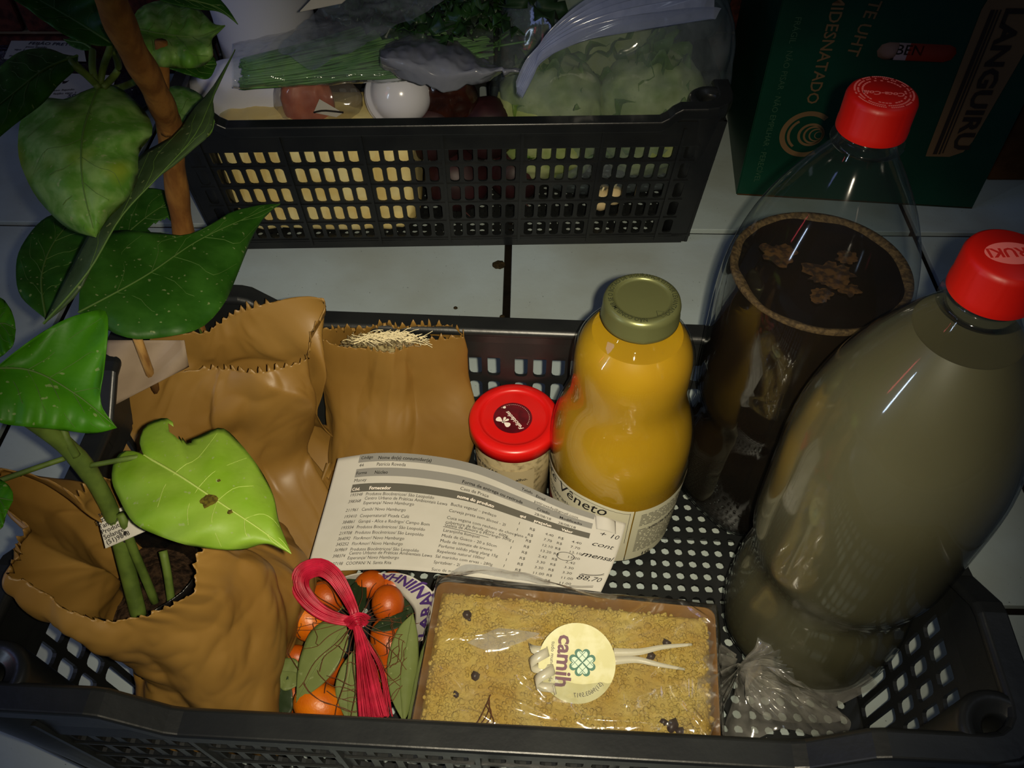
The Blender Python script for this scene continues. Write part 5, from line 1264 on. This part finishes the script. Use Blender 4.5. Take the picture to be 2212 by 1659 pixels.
t = Thing('parsley_bunch', 'curly dark green parsley heaped at the back of the far crate', 'herbs', P(960, 40, .15))
t.part('curly_leaves', join(*fr), mat('parsley_green', C8(34, 66, 24), .38, .5, col2=C8(20, 44, 16), scale=50), kind='stuff', solid=.0003)
t.part('stems', join(*[tube([P(random.uniform(800, 1150), random.uniform(10, 90), .16), P(random.uniform(850, 1100), random.uniform(40, 110), .15)], .001, 5) for k in range(26)]), M_CHIVE, kind='stuff')
single('flat_parsley_leaf', frond(P(1150, 10, .225), .024, 3, .1, 1), mat('flat_parsley', C8(22, 46, 16), .5), P(1150, 10, .22), 'single flat dark leaf at the top beside the twisted bag neck', 'leaf', solid=.0003)
# white dome cap
t = Thing('white_dome_cap', 'glossy white dome-shaped cap poking up at the front of the far crate', 'cap', P(866, 212, .150))
ax = Vector((.42, -.62, .66)).normalized(); q_ = ax.to_track_quat('Z', 'Y').to_matrix()
cdm = PY(866, 203, .684)
g = lathe([(.0282, -.010), (.0296, -.0085), (.0296, -.006), (.0268, -.0045), (.0266, .0)] + [(.0266*cos(a*pi/24), .0266*sin(a*pi/24)) for a in range(1, 13)], 48)
M_WPL = mat('glossy_white_plastic', C8(206, 206, 214), .18, .5, coat=.5)
t.part('dome', ([cdm + q_ @ v for v in g[0]], g[1]), M_WPL)
g = lathe([(.0005, -.011), (.0282, -.010), (.029, -.012), (.029, -.014), (.0005, -.014)], 48)
t.part('flange', ([cdm + q_ @ v for v in g[0]], g[1]), M_WPL)
# grey crumpled carrier, dark brown sachet
def gp(u, v):
    x = 822+330*u; top = 108-30*sin(pi*min(1, u*1.5)) + 62*max(0, u-.35)**1.1*1.6; bot = 150+48*sin(pi*min(1, u*1.15))**.8 + (12 if u > .8 else 0)
    y = top+(bot-top)*v; z = .176+.018*sin(pi*v)*(1-.3*u)
    p = P(x, y, z); return p + Vector((0, 0, .005*ridge((u*.35, v*.12, 0), 16, 5, 3)))
single('grey_plastic_bag', grid(90, 40, gp), film('grey_bag_film', (.6, .63, .68), haze=.72, hazecol=(.36, .38, .44), rough=.2, gloss=1.3, hvar=.12, bscale=50), P(980, 150, .17), 'crumpled grey-blue plastic bag draped over the white dome cap', 'plastic bag', solid=.0004)
t = Thing('brown_sachet', 'shiny dark brown sachet between the white dome cap and the lettuce', 'sachet', P(965, 232, .03))
t.part('sachet_body', blob(PY(968, 232, .690), (.024, .014, .034), 2.6, .004, 40, 6, amp2=.002, sc2=80), mat('brown_foil', C8(52, 24, 14), .25, .6, col2=C8(34, 14, 8), scale=60, coat=.4))
# beets in dark red
for k, (x, y, z, r, lb) in enumerate(((-.070, .690, .092, .029, 'upper left beetroot behind the crate holes'), (-.022, .686, .096, .027, 'upper right beetroot behind the crate holes'), (-.052, .684, .042, .030, 'lower left beetroot resting on the crate base'), (.004, .692, .044, .026, 'lower right beetroot beside the lettuce'))):
    t = Thing('beetroot', lb, 'vegetable', (x, y, z-r), 'beetroots in the far crate')
    t.part('root', blob((x, y, z), (r, r*.95, r), 2, .0015, 40, k, 32, 20), mat('beet_skin', C8(46, 18, 22), .5, .4, col2=C8(32, 12, 14), scale=50))
    t.part('root_tail', tube([(x, y+.004, z-r*.9), (x+.006, y-.01, z-r*1.0), (x+.012, y-.02, z-r*.95)], [.002, .001, .0004], 6), mat('beet_tail', C8(60, 26, 24), .7))
# lettuce
L_LET = leaf_mat('lettuce_green', C8(110, 136, 62), C8(84, 116, 44), C8(60, 92, 30), 45, (.3, .4, .1))
def let_leaf(c, r, seed, tilt, rz, cup=.5):
    R = Matrix.Rotation(rz, 3, 'Z') @ Matrix.Rotation(tilt, 3, 'X'); n, m = 46, 9; V = []
    for j in range(m+1):
        for i in range(n+1):
            s = j/m; a = -2.2+4.4*i/n; rr = r*s*(1+.06*sin(5*a+seed)); ruf = s**3*r*.13*sin(a*13+seed*3)+s**2*r*.08*sin(a*5+seed)
            q = c + R @ Vector((rr*cos(a)*.85, rr*sin(a), cup*r*s*s + ruf - .05*r*abs(cos(a*9))*s))
            q.y = .668 + max(0, q.y-.668) if q.y > .668 else .668 + .002*sin(a*9+seed); q.x = min(max(q.x, -.012), .160); q.z = max(q.z, .018); V.append(q)
    return V, [(j*(n+1)+i, j*(n+1)+i+1, (j+1)*(n+1)+i+1, (j+1)*(n+1)+i) for j in range(m) for i in range(n)]
random.seed(23)
M_LBASE = leaf_mat('pale_lettuce_base', C8(176, 186, 132), C8(140, 158, 92), None, 50, (.4, .45, .2))
for lb, cx_, cy_, cz_, r in (('pale lettuce head at the left inside the clear bag', .035, .705, .105, .056), ('pale lettuce head at the right inside the clear bag', .125, .705, .110, .056), ('pale lettuce head at the back inside the clear bag', .085, .775, .150, .062)):
    t = Thing('lettuce', lb, 'lettuce', (cx_, cy_, max(.02, cz_-r)), 'lettuce heads in the clear bag')
    for k in range(13):
        a = 2*pi*k/13*2.4; t.part('lettuce_leaf', let_leaf(Vector((cx_+.012*cos(a), cy_+.012*sin(a), cz_-.028+.003*k)), r*random.uniform(.75, .95), k, .5+.35*(k % 3)/2, a+pi/2, .55), L_LET, solid=.0004)
    t.part('heart', blob((cx_, cy_-.002, cz_-.012), (r*.85, r*.66, r*.95), 2.3, .005, 40, 3, 60, 36, amp2=.004, sc2=60), M_LBASE, label='pale crinkled base of the head')
M_BIG = film('lettuce_bag_film', (.88, .93, .95), haze=.17, hazecol=(.40, .48, .52), rough=.13, gloss=1.5, hvar=.20, bump=.5, bscale=26)
t = Thing('lettuce_bag', 'large clear bag with a twisted bluish neck, swollen over the lettuce', 'plastic bag', (.08, .73, .012))
t.part('bag_film', blob((.088, .738, .118), (.104, .074, .104), 2.9, .0065, 20, 9, 150, 80, amp2=.0035, sc2=42), M_BIG)
t.part('bag_film', blob((.115, .80, .175), (.085, .05, .060), 2.4, .007, 22, 19, 110, 60, amp2=.003, sc2=44), M_BIG)
M_NECK = film('twisted_neck_film', (.8, .86, .95), haze=.48, hazecol=(.46, .52, .72), rough=.16, gloss=1.4, hvar=.2, bscale=50)
pc = crom([P(1122, 196, .205), P(1150, 140, .222), P(1185, 98, .236), P(1262, 48, .25), P(1372, 6, .258), P(1480, -30, .26)], 60)
def nk(u, v):
    i = int(round(u*59)); p = pc[i]; d = (pc[min(i+1, 59)]-pc[max(i-1, 0)]).normalized(); n_ = Vector((-d.y, d.x, 0)).normalized(); w_ = .006+.044*u**1.4
    return p + n_*(v-.5)*w_*1.6 + Vector((0, 0, (.0035+.004*u)*sin(v*34+u*3) + .002*sin(v*71)))
t.part('twisted_neck', grid(60, 90, nk), M_NECK, label='twisted bluish neck of the bag')
for k, (px, py, r, lb) in enumerate(((1298, 432, .0095, 'small pale garlic low behind the crate holes'), (1325, 422, .0085, 'pale garlic beside another behind the holes'), (1296, 498, .0085, 'pale garlic lying lowest on the crate base'))):
    p = PY(px, py, .672); t = Thing('garlic', lb, 'garlic', (p.x, p.y, p.z-r), 'garlic bulbs in the far crate')
    t.part('bulb', blob(p, (r, r, r*1.05), 2, .0008, 150, k, 24, 14), mat('garlic_skin', C8(206, 186, 140), .6, .3)); t.part('bulb_stem', tube([p+Vector((0, 0, r)), p+Vector((.002, 0, r*1.6))], [.0015, .0008], 6), M_LUFFA)
single('white_card', prism([P(648, 24, .235), P(700, -30, .245), P(790, -40, .24), P(738, 6, .232)], .0006), M_PAPER, P(700, 0, .22), 'white card corner poking in above the chives', 'card', smooth=False)

# ------------------------------------------------------------------ green milk carton box and the brown box behind it
GBL, GBR = P(1592, 421, 0), P(2099, 451, 0)
GX = (GBR-GBL); GW_ = GX.length; GX.normalize(); GN = Vector((GX.y, -GX.x, 0)); GH, GDp = .300, .200
def gb(s, z, d=0): return GBL + GX*s + Vector((0, 0, z)) - GN*d*(1) if False else GBL + GX*s + Vector((0, 0, z)) + GN*d
def gpx(px, py):
    p = PPL(px, py, GBL, GN); return (p-GBL).dot(GX), p.z
M_GREEN = mat('dark_green_print_card', C8(6, 62, 44), .45, .35, col2=C8(4, 54, 38), scale=14)
M_TAN = mat('tan_print', C8(120, 92, 58), .6); M_DKP = mat('dark_brown_print', C8(40, 26, 14), .6); M_CARD = mat('brown_cardboard', C8(112, 74, 40), .8, .2, col2=C8(96, 62, 34), scale=50)
t = Thing('milk_box', 'dark green printed carton of milk standing at the right', 'box', gb(GW_/2, 0, -.1))
sa, za = gpx(1893, 112); sb, zb = gpx(2068, 116); zc = (za+zb)/2; hh = .0085
us = [0, .02, sa, sb, GW_-.02, GW_]; vs = [0, .02, zc-hh, zc+hh, GH-.02, GH]
def gh(i, j, u0, u1, v0, v1): return ((u0+u1)/2, (v0+v1)/2, (u1-u0)/2-.0002, (v1-v0)/2-.0002, .0083) if (i == 2 and j == 2) else None
front = hole_panel(us, vs, gh, lambda u, v, d: gb(u, v, d-.0016), .0016)
t.part('printed_front', front, M_GREEN, False)
def bq(a, b, c, d): return [a, b, c, d], [(0, 1, 2, 3)]
o1 = [gb(0, 0, -.0016), gb(0, 0, -GDp), gb(0, GH, -GDp), gb(0, GH, -.0016)]; o2 = [gb(GW_, 0, -.0016), gb(GW_, GH, -.0016), gb(GW_, GH, -GDp), gb(GW_, 0, -GDp)]
t.part('side_panel', (o1, [(0, 1, 2, 3)]), M_GREEN, False, solid=.0016); t.part('side_panel', (o2, [(0, 1, 2, 3)]), M_GREEN, False, solid=.0016)
t.part('back_panel', bq(gb(0, 0, -GDp), gb(GW_, 0, -GDp), gb(GW_, GH, -GDp), gb(0, GH, -GDp)), M_CARD, False, solid=.0016)
t.part('top_flap', bq(gb(0, GH, 0), gb(GW_, GH, 0), gb(GW_, GH, -GDp), gb(0, GH, -GDp)), M_CARD, False, solid=.0016)
t.part('box_bottom', bq(gb(0, .001, 0), gb(GW_, .001, 0), gb(GW_, .001, -GDp), gb(0, .001, -GDp)), M_CARD, False, solid=.0016)
mid_s = sa + (sb-sa)*.42
pk = t.part('milk_pack', bq(gb(mid_s, zc-.02, -.006), gb(sb+.02, zc-.02, -.006), gb(sb+.02, zc+.02, -.006), gb(mid_s, zc+.02, -.006)), mat('rust_red_pack', C8(150, 44, 20), .5), False, solid=.002, label='rust-red pack seen in the hand hole')
t.part('pack_end', blob(gb(sa+.010, zc, -.012), (.014, .008, .012), 2.3, .002, 60, 2, 30, 18), mat('pale_pack_film', C8(150, 120, 112), .15, .6), label='pale shiny film in the hand hole')
lbp = t.part('pack_label', bq(gb(sa+.018, zc-.02, -.0055), gb(mid_s+.003, zc-.02, -.0055), gb(mid_s+.003, zc+.02, -.0055), gb(sa+.018, zc+.02, -.0055)), mat('lilac_label', C8(170, 150, 158), .6), False, solid=.0006)
t.part('label_letters', place(text('BEN', .0130, .01), gb(sa+.017, zc-.005, -.0050), GX, (0, 0, 1)), M_INK, False, parent=lbp)
UP = Vector((0, 0, 1))
def tline(s, pa, pb, h, bold=.0, anchor='end', fit=True, dz=.0005):
    a = Vector(gpx(*pa)); b = Vector(gpx(*pb)); d = b-a; L = d.length; d.normalize(); n_ = Vector((-d.y, d.x))
    g = text(s, 1.0, bold); w_ = max(v.x for v in g[0]); sx = L/w_ if fit else h
    def f(x, y):
        q = a + d*(x*sx) + n_*(y*h) if anchor != 'end' or fit else b + d*((x-w_)*sx) + n_*(y*h)
        return gb(q.x, q.y, dz)
    return mapg(g, f)
pr = join(tline('SEMIDESNATADO', (1800, 0), (1741, 223), .0145, .012, fit=False), tline('LEITE UHT', (1880, 0), (1828, 118), .0145, .012, fit=False))
t.part('printed_words', pr, M_TAN, False, label='tan capitals running down the box')
t.part('fine_print', tline('FRÁGIL · NÃO PISAR · NÃO EMPILHAR · PERECÍVEL', (1728, 0), (1628, 392), .0075, 0, fit=False), mat('dim_green_print', C8(50, 84, 60), .6), False)
gc = Vector(gpx(1742, 290)); rr_ = .0245
def gl(geo, off): return mapg(geo, lambda x, y: gb(gc.x+x, gc.y+y, off))
t.part('round_emblem', join(gl(ring2(rr_*.80, rr_, 40, (0, 0), .9, 5.3), .0005), gl(ring2(rr_*.62, rr_*.72, 24, (0, 0), 2.2, 4.1), .0005)), M_TAN, False, label='tan round emblem')
gp_ = []
for k in range(4): gp_.append(gl(ring2(rr_*(.50-.11*k)*.80, rr_*(.50-.11*k), 30, (rr_*.10*k+.004, 0), 0, 2*pi, 1.0), .0006))
t.part('emblem_globe', join(*gp_), M_TAN, False)
def poly(pxs, off): return [gb(*gpx(x, y), off) for x, y in pxs]
pp = poly([(1999, 337), (2004, 322), (2120, 20), (2145, -20), (2200, -60), (2290, -62), (2296, -30), (2100, 306), (2080, 328), (2050, 338)], .0006)
pn = t.part('name_panel', (pp, [tuple(range(len(pp)))]), M_TAN, False, label='tan slanted name panel')
for a_, b_, w_ in (((2014, 332), (2140, 20), 9), ((2026, 332), (2152, 20), 4), ((2034, 330), (2160, 20), 3)):
    q = poly([a_, (a_[0]+w_, a_[1]), (b_[0]+w_, b_[1]), b_], .0010); t.part('panel_stripe', (q, [(0, 1, 2, 3)]), M_DKP, False, parent=pn)
t.part('panel_name', tline('LANGUIRU', (2176, 14), (2056, 322), .0212, .035, fit=True, dz=.0011), M_DKP, False, parent=pn, label='dark block capitals')
br = P(2125, 396, 0)
t = Thing('brown_box', 'plain brown cardboard box behind the green milk box', 'box', (br.x+.14, br.y+.11, 0))
t.part('carton', box((br.x+.14, br.y+.105, .13), (.27, .20, .26)), M_CARD, False, bevel=.002)
t.part('tape_strip', box((br.x+.14, br.y+.1045, .1305), (.05, .2025, .2615)), mat('brown_tape', C8(122, 84, 48), .25), False)

# ------------------------------------------------------------------ bean packets at the back left, floor debris
M_BEAN = mat('black_beans', C8(34, 24, 40), .2, .6, col2=C8(20, 16, 26), scale=260, detail=1, bump=.9, bscale=230, bdist=.003, coat=.5)
def packet(lb, px, py, rz, quad, lines, back):
    c = P(px, py, .024); c.z = .021
    t = Thing('bean_packet', lb, 'packet', (c.x, c.y, 0), 'packets of dark beans on the floor')
    t.part('packet_body', blob(c, (.070, .048, .020), 3, .002, 50, 3, 60, 24, rz=rz), M_BEAN)
    q = [P(x, y, .0425) for x, y in quad]
    lo = t.part('packet_label', prism(q, .0006), M_PAPER, False, label='white printed label')
    e1 = (q[2]-q[3]).normalized(); e2 = (q[0]-q[3]); e2 = (e2-e1*e2.dot(e1)).normalized(); gs = []
    for k, (s, sz, o) in enumerate(lines): gs.append(([q[3]+e1*(v.x+.004+o)+e2*(v.y+.004+.0068*k)+Vector((0, 0, .0004)) for v in text(s, sz, .01)[0]], text(s, sz, .01)[1]))
    t.part('label_text', join(*gs), mat('blue_grey_ink', C8(50, 52, 70), .7), False, parent=lo)
packet('flat packet of black beans with a wide white label, at the back left', 96, 86, .1, [(44, 42), (172, 50), (186, 132), (8, 126)], [('ingredientes feijão', .0050, 0), ('500g', .0070, .02), ('tipo 1  classe preto', .0050, 0), ('peso líquido', .0050, .01), ('FEIJÃO PRETO', .0085, .01)], True)
packet('second bean packet, nearer the woody stem, label turned sideways', 185, 196, .5, [(138, 158), (250, 163), (240, 210), (92, 218)], [('500g', .0085, .02), ('feijão tipo 1', .0050, .004), ('peso líquido', .0050, 0)], False)
M_CRUD = mat('dry_debris', C8(54, 44, 26), .9, .1, col2=C8(36, 30, 18), scale=300)
for px, py, r, lb in ((1078, 572, .0058, 'round dry leaf bit beside the tile joint'), (984, 665, .0016, 'tiny dark crumb on the tile before the near crate'), (1085, 684, .0022, 'triangular dark crumb by the tile joint'), (2010, 1330, .0012, 'tiny dark crumb right of the near crate')):
    c = P(px, py, .0012); single('floor_debris', blob(c, (r, r*.8, .0010), 2, r*.25, 300, 3, 18, 8), M_CRUD, (c.x, c.y, 0), lb, 'debris')
